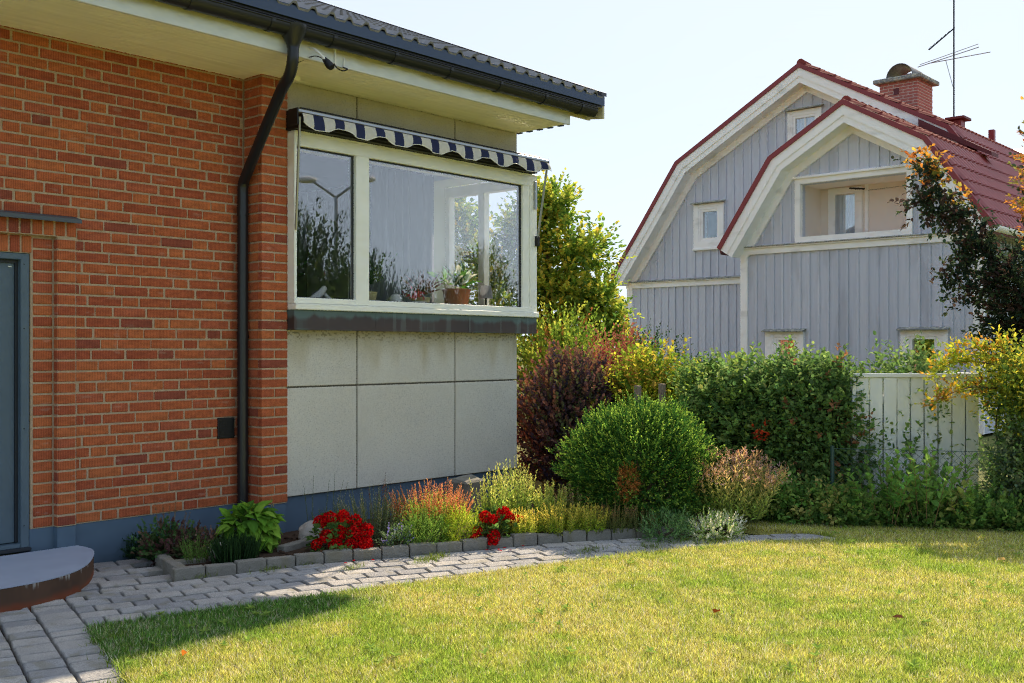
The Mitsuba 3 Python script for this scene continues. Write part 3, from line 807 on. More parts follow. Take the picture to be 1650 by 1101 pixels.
# its roof
BR_ = TH + '__front_gable_roof'
pb = Polygon(bprof + [(p[0] * 0.99 + 0.087, p[1] - 0.12) for p in bprof[::-1]])
put(BR_, prism_x(pb, XB - OV + 0.03, XM + 1.2), 'red_roof_m')
put(BR_ + '__tile_courses', wave_roof(bprof[4][0], bprof[4][1] + 0.02, bprof[3][0], bprof[3][1] + 0.02, XB - OV + 0.06, XM + 3.2, 0.15, 6), 'red_tile_m', kind='stuff', smooth=70)
put(BR_ + '__tile_courses', wave_roof(bprof[3][0], bprof[3][1] + 0.02, bprof[2][0], bprof[2][1] + 0.02, XB - OV + 0.06, XM - 0.02, 0.15, 5), 'red_tile_flat_m', kind='stuff', smooth=70)
put(BR_ + '__tile_courses', wave_roof(bprof[1][0], bprof[1][1] + 0.02, bprof[2][0], bprof[2][1] + 0.02, XB - OV + 0.06, XM - 0.02, 0.15, 5), 'red_tile_flat_m', kind='stuff', smooth=70)
for i in range(9):
    x = XB - OV + 0.1 + i * 0.33
    put(BR_ + '__ridge_tile', tube([(x, bprof[2][0], bprof[2][1] + 0.03), (x + 0.34, bprof[2][0], bprof[2][1] + 0.015)], [0.09, 0.075], 10), 'red_tile_flat_m', smooth=40)
put(BR_ + '__flashing', cat([prism_x([(bprof[2][0] - 0.35, bprof[2][1] - 0.1), (bprof[3][0] - 0.25, bprof[3][1] + 0.02), (bprof[3][0] - 0.25, bprof[3][1] + 0.10), (bprof[2][0] - 0.35, bprof[2][1] + 0.06)], XM - 0.5, XM - 0.1)]), 'red_roof_m')
# half-round gutter end at the right eaves
ga = np.linspace(math.pi, 2 * math.pi, 11)
gq = [(5.80 + 0.09 * math.cos(a), 3.56 + 0.09 * math.sin(a)) for a in ga]
put(BR_ + '__gutter', prism_x(gq, XB - OV - 0.02, XM + 3.2), 'trim_m')

# --- the main gable, set back
MG = TH + '__main_gable'
MYL, MYR = 15.69, 6.27
mprof = [sc(p, XM - OV, XM) for p in [(16.22, 3.30), (15.3, 4.55), (14.235, 6.05), (10.98, 7.87), (7.70, 6.02), (5.75, 3.36)]]
put(MG, prism_x(Polygon([(MYR, 0), (MYL, 0), (MYL, 3.3), (13.95, 5.7), (10.98, 7.4), (7.9, 5.7), (MYR, 3.5)]).difference(shapely.box(13.05, 4.10, 13.5, 4.82)).difference(shapely.box(10.45, 5.8, 11.2, 6.75)), XM + 0.02, XM + 0.2), SID[0])
barge(MG, mprof, XM - OV, XM)
mp_in = [(15.69, 3.05), (15.2, 3.75), (14.0, 5.67), (10.98, 7.36), (7.95, 5.67), (6.2, 3.3)]
boards(MG, XM, 10.9, MYL - 0.16, 0.9, zhi=3.015, step=0.214)
boards(MG, XM, 8.3, MYL - 0.02, 3.20, prof=mp_in, step=0.214, holes=[(12.9, 3.96, 13.70, 4.98), (10.43, 5.7, 11.24, 6.85)])
put(MG + '__corner_board', cbox(XM - 0.05, XM + 0.03, MYL - 0.17, MYL, 0, 3.02), 'trim_m')
put(MG + '__band', cat([cbox(XM - 0.055, XM + 0.02, BYL + 0.02, MYL + 0.02, 3.01, 3.125), cbox(XM - 0.10, XM + 0.02, BYL + 0.02, MYL + 0.05, 3.126, 3.15)]), 'trim_m')
put(MG + '__band_cap', prism_y([(XM, 3.20), (XM - 0.13, 3.165), (XM - 0.13, 3.151), (XM, 3.151)], BYL + 0.02, MYL + 0.02), 'trim_cap_m')
house_window(MG, XM, 12.847, 13.753, 3.90, 4.99, (13.08, 13.47, 4.14, 4.77), label='small white framed window low in the main gable')
w2 = house_window(MG, XM, 10.39, 11.28, 5.70, 6.86, (10.60, 11.07, 5.86, 6.66), muntin=[(10.825, 10.855, 5.86, 6.66), (10.60, 11.07, 6.28, 6.31)], label='attic window with glazing bars and white curtains')
put(w2 + '__curtain', (np.array([[XM + 0.09 + 0.015 * math.sin(i * 1.1), 10.6 + i * 0.012, z] for i in range(40) for z in (5.8, 6.66)]), np.array([[2 * i, 2 * i + 2, 2 * i + 3, 2 * i + 1] for i in range(39)])), 'curtain_m', smooth=True)
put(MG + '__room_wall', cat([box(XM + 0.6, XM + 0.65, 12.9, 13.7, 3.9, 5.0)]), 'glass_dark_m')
dp = smooth_path([(XM - 0.3, 15.98, 3.2), (XM - 0.25, 15.96, 3.0), (XM - 0.1, 15.86, 2.75), (XM - 0.05, 15.74, 2.55), (XM - 0.05, 15.73, 2.3), (XM - 0.05, 15.73, 0.3)], 6)
put(TH + '__downpipe', tube(dp, 0.055, 10), 'trim_m', smooth=40)
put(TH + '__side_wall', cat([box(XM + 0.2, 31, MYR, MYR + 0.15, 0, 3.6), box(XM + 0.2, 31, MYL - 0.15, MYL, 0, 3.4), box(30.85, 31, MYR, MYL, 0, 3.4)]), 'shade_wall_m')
sb = []
for i in range(16):
    sb.append(box(XB + 0.25 + i * 0.19, XB + 0.29 + i * 0.19, BYR - 0.022, BYR - 0.001, 0.5, 3.45))
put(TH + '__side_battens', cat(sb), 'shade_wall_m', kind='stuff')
MR = TH + '__main_roof'
pm = Polygon(mprof + [(p[0] * 0.985 + 0.165, p[1] - 0.14) for p in mprof[::-1]])
put(MR, prism_x(pm, XM - OV + 0.03, 31.3), 'red_roof_m')
put(MR + '__tile_courses', wave_roof(mprof[5][0], mprof[5][1] + 0.02, mprof[4][0], mprof[4][1] + 0.02, XM - OV + 0.06, 31.3, 0.15, 9), 'red_tile_m', kind='stuff', smooth=70)
put(MR + '__tile_courses', wave_roof(mprof[4][0], mprof[4][1] + 0.02, mprof[3][0], mprof[3][1] + 0.02, XM - OV + 0.06, 31.3, 0.15, 9), 'red_tile_flat_m', kind='stuff', smooth=70)
put(MR + '__ridge_tile', tube([(XM - OV + 0.05, mprof[3][0], mprof[3][1] + 0.05), (XM + 0.0, mprof[3][0], mprof[3][1] + 0.03)], 0.09, 10), 'red_tile_flat_m', smooth=40)
# dormer on the right slope, mostly behind the copper beech
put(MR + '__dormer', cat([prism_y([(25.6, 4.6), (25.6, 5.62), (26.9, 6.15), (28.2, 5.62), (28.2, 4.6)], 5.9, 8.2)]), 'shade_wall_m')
put(MR + '__dormer_roof', cat([prism_y([(25.3, 5.52), (26.9, 6.20), (28.5, 5.52), (28.5, 5.62), (26.9, 6.31), (25.3, 5.62)], 5.6, 9.0)]), 'red_metal_m')
# chimney
CH = TH + '__chimney'


def chim_fn(p, n, uv):
    return mix(c3(S(164, 92, 82)), c3(S(182, 110, 98)), fbm(p.x * 6, p.y * 6, p.z * 12))


mat('chimney_m', proc(chim_fn), 0.9)
mat('chimney_mortar_m', S(200, 178, 164), 0.95)
cx0, cx1, cy0, cy1 = 26.0, 27.0, 9.93, 10.89
put(CH, box(cx0 + 0.008, cx1 - 0.008, cy0 + 0.008, cy1 - 0.008, 6.5, 8.18), 'chimney_mortar_m', label='red brick chimney with a curved metal cowl')
cb = []
for r in range(20):
    z = 6.7 + r * 0.075
    o = 0.0 if r % 2 else 0.125
    for side in range(2):
        a0, a1 = (cy0, cy1) if side == 0 else (cx0, cx1)
        t = a0 - o
        while t < a1 - 0.01:
            s0, s1 = max(t, a0), min(t + 0.228, a1)
            if s1 - s0 > 0.03:
                cb.append(box(cx0 - 0.0, cx0 + 0.05, s0, s1, z, z + 0.056) if side == 0 else box(s0 + 0.001, s1 - 0.001, cy0, cy0 + 0.05, z, z + 0.0555))
            t += 0.25
put(CH + '__bricks', cat(cb), 'chimney_m', kind='stuff')
put(CH + '__cap', cbox(cx0 - 0.13, cx1 + 0.13, cy0 - 0.13, cy1 + 0.13, 8.18, 8.29, 0.02), 'trim_cap_m')
aa = np.linspace(0, math.pi, 19)
mat('cowl_m', S(96, 92, 88), 0.4, metal=0.85)
o1 = [(10.41 + 0.34 * math.cos(a), 8.29 + 0.36 * math.sin(a)) for a in aa]
o2 = [(10.41 + 0.325 * math.cos(a), 8.29 + 0.345 * math.sin(a)) for a in aa[::-1]]
put(CH + '__cowl', prism_x(o1 + o2, 26.05, 26.95), 'cowl_m', smooth=30)
put(CH + '__flue', cat([cbox(26.3, 26.7, 10.2, 10.45, 8.29, 8.42, 0.01)]), 'chimney_m')
put(CH + '__soot_door', box(cx0 - 0.012, cx0 + 0.01, 10.40, 10.53, 7.86, 8.02), 'red_roof_m')
# vents and aerial
put(TH + '__vent_stack', cbox(27.8, 28.1, 9.50, 9.75, 6.5, 7.40, 0.01), 'red_metal_m')
put(TH + '__vent_stack__cap', cbox(27.68, 28.22, 9.38, 9.87, 7.40, 7.47, 0.01), 'red_roof_m')
put(TH + '__vent_pipe', cbox(28.45, 28.6, 8.90, 9.04, 6.2, 7.16, 0.01), 'red_metal_m')
AE = thing('tv_aerial', 'tall thin tv aerial mast above the red roof', 'aerial')
put(AE + '__mast', tube([(28.0, 9.75, 6.9), (28.0, 9.75, 12.2)], 0.021, 8), 'black_m')
tvd = unit(np.array([0.55, -0.83, 0.0]))
pt = lambda a, z: (np.array([28.0, 9.75, z]) + tvd * a)
put(AE + '__boom', cat([tube([pt(-0.6, 8.95), pt(0.9, 9.18)], 0.012, 6)]), 'metal_m')
put(AE + '__boom', cat([tube([pt(-0.9, 8.86), pt(0.62, 9.32)], 0.012, 6), tube([pt(-0.85, 8.92), pt(0.60, 9.40)], 0.009, 6)]), 'metal_m')
els = []
for i in range(6):
    b = pt(-0.6 + i * 0.09, 9.35 + i * 0.075)
    els.append(tube([b - np.array([0.83, 0.55, 0]) * 0.16, b + np.array([0.83, 0.55, 0]) * 0.16], 0.007, 5))
put(AE + '__elements', cat(els + [tube([pt(-0.62, 9.30), pt(0.02, 9.85)], 0.018, 6)]), 'black_m')
put(AE + '__brace', tube([pt(-0.2, 9.0), pt(-0.02, 8.3)], 0.009, 5), 'metal_m')

# ------------------------------------------------------------------ foliage tools
def perp(d):
    a = np.where(np.abs(d[:, 2:]) < 0.92, np.array([0, 0, 1.0]), np.array([1.0, 0, 0]))
    u = unit(np.cross(d, a))
    return u, np.cross(d, u)


def leaf_geo(P, D, N, L, W, C, fold=0.2, kind='rhomb', droop=0.1):
    """Leaves from P along D, facing N; returns vertices, faces, colours."""
    n = len(P)
    L = np.broadcast_to(L, (n,))[:, None]
    W = np.broadcast_to(W, (n,))[:, None]
    Sd = unit(np.cross(D, N))
    N = np.cross(Sd, D)
    tip = P + D * L - N * droop * L
    if kind == 'rhomb':
        m = P + D * L * 0.45 + N * fold * W * 0.5
        V = np.stack([P, m + Sd * W / 2, tip, m - Sd * W / 2], 1)
        F = np.array([[0, 1, 2], [0, 2, 3]])
    else:
        a, b = P + D * L * 0.28 + N * fold * W * 0.5, P + D * L * 0.68 + N * (fold * W * 0.5 - droop * 0.4 * L)
        V = np.stack([P, a + Sd * W * 0.46, b + Sd * W * 0.42, tip, b - Sd * W * 0.42, a - Sd * W * 0.46], 1)
        F = np.array([[0, 1, 2], [0, 2, 3], [0, 3, 4], [0, 4, 5]])
    k = V.shape[1]
    F = (F[None] + (np.arange(n) * k)[:, None, None]).reshape(-1, 3)
    return V.reshape(-1, 3), F, np.repeat(C, k, axis=0)


class Bag:
    def __init__(self):
        self.v, self.f, self.c, self.n = [], [], [], 0

    def add(self, g):
        V, F, C = g
        self.v.append(V)
        self.f.append(F + self.n)
        self.c.append(C)
        self.n += len(V)

    def put(self, key, bsdf='leaf_m', **kw):
        g = 1.45 if 'leaf' in bsdf else 1.0
        return put(key, (np.vstack(self.v), np.vstack(self.f)), bsdf, color=np.clip(np.vstack(self.c) * g, 0, 0.9), **kw)


def sprigs(O, Dr, length, k, L, W, C, Ct=None, out=0.75, jit=0.18, fold=0.25, kind='rhomb', droop=0.12, up=0.25, taper=0.3, t0=0.05):
    """k leaves set in a spiral along each shoot from O along Dr."""
    n = len(O)
    length = np.broadcast_to(length, (n,))
    u, w = perp(Dr)
    t = np.linspace(t0, 1.0, k)[None, :] + rng.uniform(-0.4, 0.4, (n, k)) / k
    t = np.clip(t, 0, 1)
    ph = np.arange(k)[None, :] * 2.4 + rng.uniform(0, 6.28, (n, 1)) + rng.normal(0, 0.3, (n, k))
    sa = out * (1 - 0.5 * t)
    D = Dr[:, None] * np.sqrt(np.maximum(1 - sa ** 2, 0.05))[..., None] + (u[:, None] * np.cos(ph)[..., None] + w[:, None] * np.sin(ph)[..., None]) * sa[..., None]
    D = unit(D + np.array([0, 0, up]) + rng.normal(0, jit, (n, k, 3)))
    P = O[:, None] + Dr[:, None] * (length[:, None] * t)[..., None]
    N = unit(np.array([0, 0, 1.0]) * 0.9 + Dr[:, None] * 0.5 + rng.normal(0, 0.35, (n, k, 3)))
    sz = (1 - taper * t) * rng.uniform(0.7, 1.25, (n, k))
    col = np.repeat(C[:, None], k, 1)
    if Ct is not None:
        tt = (t ** 2)[..., None]
        col = col * (1 - tt) + np.asarray(Ct)[..., None, :] * tt if np.ndim(Ct) == 2 else col * (1 - tt) + np.asarray(Ct) * tt
    col = col * np.exp(rng.normal(0, 0.16, (n, k, 1))) * np.exp(rng.normal(0, 0.06, (n, k, 3)))
    r = lambda a: a.reshape(-1, *a.shape[2:])
    return leaf_geo(r(P), r(D), r(N), r(sz) * L, r(sz) * W, r(col), fold, kind, droop)


def pick(cols, n, p=None):
    cols = np.array(cols, float)
    return cols[rng.choice(len(cols), n, p=p)]


def dome(n, c, r, shell=0.35, amp=0.25, freq=2.5, low=-0.9, seed=0):
    d = unit(rng.normal(0, 1, (n * 3, 3)))
    d = d[d[:, 2] > low][:n]
    f = (1 - shell * rng.uniform(0, 1, len(d)) ** 1.4) * (1 + amp * (meshkit.fbm(d * freq + 7, 3, seed) - 0.5) * 2)
    return np.asarray(c) + d * f[:, None] * np.asarray(r), unit(d / np.asarray(r))


def stems(key, base, tips, r0=0.012, r1=0.003, bsdf='bark_m', bend=0.15, sides=5):
    ms = []
    for t in tips:
        b = np.asarray(base, float) + rng.normal(0, 1, 3) * [0.05, 0.05, 0]
        m = (b * 0.45 + t * 0.55) + rng.normal(0, bend, 3) * np.linalg.norm(t - b) * 0.4
        ms.append(tube(smooth_path([b, m, t], 4), np.linspace(r0, r1, 9), sides, caps=False))
    return put(key, cat(ms), bsdf, smooth=True)


def bush(name, label, cat_, c, r, n, k, L, W, cols, p=None, tip=None, slen=0.12, updir=0.6, shell=0.4, amp=0.25, freq=2.5, low=-0.95, kind='rhomb', bsdf='leaf_m', nst=14, group=None, base=None, out=0.75, droop=0.12, zmin=0.0, seed=0, tipshare=1.0, up=0.25):
    t = thing(name, label, cat_, group)
    O, D = dome(n, c, r, shell, amp, freq, low, seed)
    keep = O[:, 2] > zmin
    O, D = O[keep], D[keep]
    D = unit(D + np.array([0, 0, updir]) + rng.normal(0, 0.3, D.shape))
    O = O - D * slen * 0.5
    C = pick(cols, len(O), p)
    Ct = None
    if tip is not None:
        Ct = np.where(rng.uniform(0, 1, (len(O), 1)) < tipshare, np.asarray(tip), C)
    b = Bag()
    b.add(sprigs(O, D, slen * rng.uniform(0.6, 1.35, len(O)), k, L, W, C, Ct, kind=kind, out=out, droop=droop, up=up))
    b.put(t + '__foliage', bsdf)
    if nst:
        bs = base if base is not None else (c[0], c[1], 0.0)
        stems(t + '__stems', bs, O[rng.choice(len(O), nst)], 0.014, 0.003)
    return t


def upright(name, label, cat_, xy, r, h, n, k, L, W, cols, tip=None, lean=0.25, out=0.8, z0=0.05, hvar=0.3, group=None, kind='rhomb', bsdf='leaf_m', stem='green_stem_m', p=None, up=0.3, droop=0.15, tip_from=None, taper=0.5, t0=0.1, sr=0.003):
    """Many upright stems from one clump, with leaves all the way up."""
    t = thing(name, label, cat_, group)
    a, q = rng.uniform(0, 6.28, n), np.sqrt(rng.uniform(0, 1, n))
    O = np.stack([xy[0] + r * 0.7 * q * np.cos(a), xy[1] + r * 0.7 * q * np.sin(a), np.full(n, z0)], 1)
    D = unit(np.stack([np.cos(a) * q * lean, np.sin(a) * q * lean, np.ones(n)], 1) + rng.normal(0, 0.06, (n, 3)))
    ln = h * (1 - 0.25 * q) * rng.uniform(1 - hvar, 1.0, n)
    b = Bag()
    C = pick(cols, n, p)
    b.add(sprigs(O, D, ln, k, L, W, C, tip, out=out, kind=kind, up=up, droop=droop, taper=taper, t0=t0))
    b.put(t + '__foliage', bsdf)
    put(t + '__stems', cat([tube([o, o + d * l * 0.5 + [0, 0, 0.0], o + d * l * 0.98], [sr, sr * 0.8, sr * 0.4], 4, caps=False) for o, d, l in zip(O, D, ln)]), stem)
    return t, O, D, ln


G = lambda *a: [S(*x) for x in a]

# ------------------------------------------------------------------ ground, path, bed
put('ground', box(-600, 1200, -600, 1200, -1.2, -0.06), 'ground_m', kind='structure')
KERB = [(3.55, 6.13), (4.02, 6.0), (4.47, 5.885), (4.87, 5.715), (5.28, 5.525), (5.75, 5.34), (6.25, 5.12), (6.68, 4.88), (6.97, 4.68)]
EDGE = [(2.63, 5.384), (2.95, 5.30), (3.46, 5.17), (3.94, 5.04), (4.62, 4.84), (5.35, 4.64), (6.05, 4.42), (6.6, 4.22), (7.2, 3.93), (7.62, 3.62), (7.80, 3.58), (7.88, 3.78), (7.84, 4.0), (7.72, 4.25), (7.80, 4.6), (8.1, 5.1)]
e1, e2 = np.array([0.961, -0.276]), np.array([0.276, 0.961])
P0 = np.array([2.63, 5.384])
edge_s = smooth_path(np.c_[EDGE, np.zeros(len(EDGE))], 5)[:, :2]
kerb_s = smooth_path(np.c_[KERB, np.zeros(len(KERB))], 6)[:, :2]
left_far = [(2.63 - 0.28 * 3.2, 5.384 - 0.96 * 3.2), (0.2, 2.9), (0.2, 7.1), (3.82, 7.1), (3.70, 6.68)]
path_poly = Polygon(np.vstack([edge_s, [(7.7, 5.2), (7.35, 4.6)], kerb_s[::-1], left_far[::-1]])).buffer(0)
left_block = Polygon([P0, P0 - e2 * 3.2, (0.2, 2.9), (0.2, 7.1), P0 + e2 * 1.8]).buffer(0)
put('path', prism_z(path_poly.buffer(0.04), -0.12, -0.034), 'sand_m', kind='structure')
PV = {}


def paver_shape(l, w, v):
    k = (round(l, 3), round(w, 3), v)
    if k not in PV:
        pts = [[sx * (l / 2 - a - c), sy * (w / 2 - a - d), z] for sx in (-1, 1) for sy in (-1, 1) for a, z in ((0, -0.06), (0, -0.007), (0.006, 0.0)) for c, d in ((0.006, 0), (0, 0.006))]
        m = trimesh.Trimesh(np.array(pts)).convex_hull
        vv = np.array(m.vertices)
        vv = vv + (meshkit.noise(vv * 40 + v * 9, 3)[:, None] - 0.5) * 0.006 * np.array([1, 1, 0.3])
        PV[k] = mikit.ply((vv, m.faces), STONE[v], smooth=50)
    return PV[k]


pav = []
# left block: columns running towards the viewer
for ci in range(11):
    wdt = 0.190 if ci % 3 else 0.205
    u0 = -sum(0.190 if q % 3 else 0.205 for q in range(ci + 1)) + 0.003
    s = -3.1 + 0.05 * (ci % 3)
    while s < 1.6:
        ln = 0.105 if (ci in (0, 3) and rng.uniform() < 0.5) else (0.17 if rng.uniform() < 0.25 else 0.14)
        c = P0 + e1 * (u0 + wdt / 2) + e2 * (s + ln / 2)
        if c[1] < 7.0 and path_poly.contains(Point(c)) and c[0] > 0.9:
            pav.append((c[0], c[1], math.degrees(math.atan2(e1[1], e1[0])), wdt - 0.013, ln - 0.018))
        s += ln
# three wide courses beside the wall, left of the bed
for j, row in enumerate(range(7)):
    s = 1.005 + 0.165 * j
    u = 0.0 + 0.08 * (j % 2)
    while u < 1.45:
        ln = 0.24
        c = P0 + e1 * (u + ln / 2) + e2 * (s + 0.0825)
        if c[1] < 7.05 and path_poly.buffer(-0.01).contains(Point(c)):
            pav.append((c[0], c[1], math.degrees(math.atan2(e1[1], e1[0])), ln - 0.012, 0.151))
        u += ln
# running bond along the kerb
kc = np.vstack([[P0 + e2 * 0.995 - e1 * 0.12], kerb_s, kerb_s[-1] + np.cumsum(np.tile([[0.075, -0.062]], (16, 1)), 0)])
for j in range(9):
    d = unit(np.gradient(kc, axis=0))
    nr = np.stack([d[:, 1], -d[:, 0]], 1)
    line = LineString(kc + nr * (0.012 + 0.0715 + 0.143 * j))
    s = 0.105 * (j % 2) + 0.02 * j
    if j % 2:
        s = 0.0
    s0 = 0.0
    while s0 < 1.0 and left_block.contains(line.interpolate(s0)):
        s0 += 0.01
    s = s0
    first = True
    while s < line.length:
        ln = 0.105 if (first and j % 2) else 0.21 + rng.normal(0, 0.003)
        first = False
        a, b = line.interpolate(s), line.interpolate(min(s + ln, line.length))
        m = line.interpolate(min(s + ln / 2, line.length))
        if path_poly.buffer(0.02).contains(m) :
            pav.append((m.x, m.y, math.degrees(math.atan2(b.y - a.y, b.x - a.x)), ln - 0.010, 0.127))
        s += ln
pav.sort(key=lambda q: math.hypot(q[0] - 1.0, q[1] - 1.0))
vis_p, far_p = [], []
for q in pav:
    t = q[0] * math.cos(YAW) + q[1] * math.sin(YAW)
    l = q[0] * math.sin(YAW) - q[1] * math.cos(YAW)
    (vis_p if abs(l) < 0.56 * t and t > 4.2 and len(vis_p) < 300 else far_p).append(q)
for q in vis_p:
    put_at('path__paver', paver_shape(q[3], q[4], int(rng.integers(3))), q[0], q[1], rng.normal(0, 0.0022), rz=q[2] + rng.normal(0, 0.5), rx=rng.normal(0, 0.5), ry=rng.normal(0, 0.4))
if far_p:
    fm = []
    for q in far_p:
        m = cbox(-q[3] / 2, q[3] / 2, -q[4] / 2, q[4] / 2, -0.06, 0, 0.008)
        m.apply_transform(trimesh.transformations.rotation_matrix(math.radians(q[2]), [0, 0, 1]))
        m.apply_translation([q[0], q[1], rng.normal(0, 0.002)])
        fm.append(m)
    put('path__outer_pavers', cat(fm), STONE[0], kind='stuff')
# flower bed and its edging
bed_poly = Polygon(np.vstack([kerb_s, [(7.35, 4.6), (7.7, 5.2), (8.3, 6.2), (7.6, 6.9), (4.97, 6.9), (4.7, 6.9), (4.7, 7.1), (3.84, 7.1), (3.74, 6.68)]])).buffer(0)
bt = trimesh.creation.extrude_polygon(bed_poly.buffer(-0.02), 0.095, engine='earcut')
put('flower_bed', trimesh.Trimesh(bt.vertices + [0, 0, -0.055], bt.faces), 'soil_m', kind='structure')
clods = []
for i in range(420):
    while True:
        q = rng.uniform([3.6, 4.6], [7.6, 6.9])
        if bed_poly.buffer(-0.11).contains(Point(q)):
            break
    m = trimesh.creation.icosphere(0, rng.uniform(0.006, 0.02))
    m.apply_scale([1, 1.2, 0.7])
    m.apply_translation([q[0], q[1], 0.046])
    clods.append(m)
put('flower_bed__clods', cat(clods), 'soil_m', kind='stuff')
scene_kerb = []
ks = LineString(np.vstack([kerb_s, kerb_s[-1] + np.array([[0.1, -0.08], [0.2, -0.15], [0.3, -0.2]])]))
s = 0.0
KS = [mikit.ply((lambda m: (np.array(m.vertices) + (meshkit.noise(np.array(m.vertices) * 30 + v * 5, 8)[:, None] - 0.5) * 0.006, m.faces))(cbox(-0.101, 0.101, 0, 0.075, -0.1, 0.072, 0.007)), 'kerb_m', smooth=50) for v in range(4)]
labels['bed_edging'] = {'kind': 'structure'}
while s + 0.2 < ks.length:
    a, b = ks.interpolate(s), ks.interpolate(s + 0.204)
    put_at('bed_edging__stone', KS[int(rng.integers(4))], (a.x + b.x) / 2, (a.y + b.y) / 2, rng.normal(0, 0.005), rz=math.degrees(math.atan2(b.y - a.y, b.x - a.x)) + rng.normal(0, 1.2), ry=rng.normal(0, 0.8), rx=rng.normal(0, 1.5))
    s += 0.207
for i in range(3):
    q = np.array([3.555, 6.15]) + e2 * (0.085 + 0.205 * i) + np.array([0.02, 0])
    put_at('bed_edging__stone', KS[i], q[0], q[1], rng.normal(0, 0.004), rz=-106 + rng.normal(0, 1.5))
for i, (x, y, rz) in enumerate(((3.80, 6.33, -14), (4.02, 6.27, -12), (4.55, 6.22, 16), (4.74, 6.27, 10), (4.93, 6.28, -4))):
    put_at('bed_edging__inner_stone', KS[i % 4], x, y, -0.005 if i < 2 else 0.01, rz=rz)
# stones lying in the bed
def rock(c, r, sq, seed, k, label):
    m = trimesh.creation.icosphere(3, 1.0)
    v = np.array(m.vertices)
    v = np.sign(v) * np.abs(v) ** sq
    v = v * (0.8 + 0.45 * meshkit.fbm(v * 1.3 + seed, 3, seed)[:, None]) * np.asarray(r) + np.asarray(c)
    t = thing(k, label, 'stone')
    scene[t] = mikit.ply((v, m.faces), 'rock_m', smooth=40)


mat('rock_m', proc(lambda p, n, uv: mix(c3(S(150, 146, 140)), c3(S(196, 188, 176)), fbm(p.x * 14, p.y * 14, p.z * 14, octaves=4))), 0.9, lambda p, n, uv: fbm(p.x * 60, p.y * 60, p.z * 60), 0.004)
rock((4.86, 6.43, 0.10), (0.10, 0.07, 0.08), 0.9, 3, 'boulder', 'rounded pale grey stone lying in the bed behind the red pelargonium')
rock((4.05, 6.42, 0.08), (0.07, 0.06, 0.06), 0.9, 5, 'boulder', 'small rounded grey stone among the low dark plants left of the hydrangea')
BLK = thing('concrete_block', 'rough flat topped concrete block against the bungalow plinth', 'block')
bm = cbox(6.60, 6.88, 6.50, 6.76, 0.0, 0.325, 0.02)
bm = bm.subdivide().subdivide()
bv = np.array(bm.vertices)
put(BLK + '__body', (bv + (meshkit.fbm(bv * 9, 3, 4)[:, None] - 0.5) * 0.05, bm.faces), 'kerb_m', smooth=35)

# ------------------------------------------------------------------ lawn
lawn_poly = Polygon([(2.63 - 0.28 * 3.2, 5.384 - 0.96 * 3.2), (0.0, 1.5), (1.5, -2.5), (12, -4), (14, 2.0), (9.3, 3.3), (8.6, 6.0), (8.4, 6.2), (8.1, 5.1)] + [tuple(q) for q in edge_s[::-1]]).buffer(0).difference(path_poly)
lp = max(getattr(lawn_poly, 'geoms', [lawn_poly]), key=lambda g: g.area)
put('lawn', prism_z(lp, -0.055, 0.004), 'lawn_m', kind='structure')


def grass_points(n_target):
    P = []
    shapely.prepare(lp)
    got = 0
    while got < n_target:
        m = 200000
        t = 3.9 + (9.4 - 3.9) * rng.uniform(0, 1, m)
        a = rng.uniform(-0.60, 0.60, m)
        keep = rng.uniform(0, 1, m) < (t / 9.4) * np.where(t < 6.5, 1.0, 6.5 / t) ** 0.7
        t, a = t[keep], a[keep]
        x = t * (math.cos(YAW) + a * math.sin(YAW))
        y = t * (math.sin(YAW) - a * math.cos(YAW))
        ok = shapely.contains_xy(lp, x, y)
        P.append(np.stack([x[ok], y[ok]], 1))
        got += ok.sum()
    return np.vstack(P)[:n_target]


def grass(key, xy, hmin, hmax, w, cols_fn, lean=0.7):
    n = len(xy)
    az = rng.uniform(0, 6.283, n)
    h = rng.uniform(hmin, hmax, n)
    az2 = az + rng.uniform(0.8, 2.3, n)
    base = np.c_[xy, np.full(n, 0.002)]
    wd = np.stack([np.cos(az), np.sin(az), 0 * az], 1) * (w * rng.uniform(0.6, 1.3, n))[:, None]
    ln = rng.uniform(0.15, lean, n) * h
    tip = base + np.stack([np.cos(az2) * ln, np.sin(az2) * ln, h], 1)
    V = np.stack([base - wd / 2, base + wd / 2, tip], 1).reshape(-1, 3)
    F = np.arange(3 * n).reshape(-1, 3)
    C = cols_fn(xy)
    put(key, (V, F), 'grass_m', color=np.repeat(np.clip(C, 0, 0.9), 3, 0), kind='stuff')


def lawn_cols(xy):
    n = len(xy)
    p = np.c_[xy, np.zeros(n)]
    f = meshkit.fbm(p * 1.1, 4, 2)
    g = meshkit.fbm(p * 7.0 + 3, 3, 5)
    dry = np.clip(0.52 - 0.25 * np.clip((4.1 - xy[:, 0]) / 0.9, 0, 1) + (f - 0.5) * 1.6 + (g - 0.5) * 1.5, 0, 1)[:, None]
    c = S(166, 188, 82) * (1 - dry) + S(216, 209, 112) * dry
    house_shade = (np.clip((4.3 - xy[:, 0]) / 0.5, 0, 1) * np.clip((xy[:, 1] - 4.5) / 0.25, 0, 1))[:, None]  # greener blades by the house, its cast shadow put into their colour
    c = c * (1 - house_shade) + S(104, 146, 66) * house_shade
    c = c * np.where(rng.uniform(0, 1, (n, 1)) < 0.2, 0.45, 1.1)
    straw = rng.uniform(0, 1, n) < 0.05 + 0.2 * dry[:, 0]
    c[straw] = S(240, 228, 190) * rng.uniform(0.6, 1.15, (straw.sum(), 1))
    return c * np.exp(rng.normal(0, 0.34, (n, 1)))


gp = grass_points(620000)
grass('lawn__grass', gp, 0.010, 0.038, 0.0062, lawn_cols, 1.3)
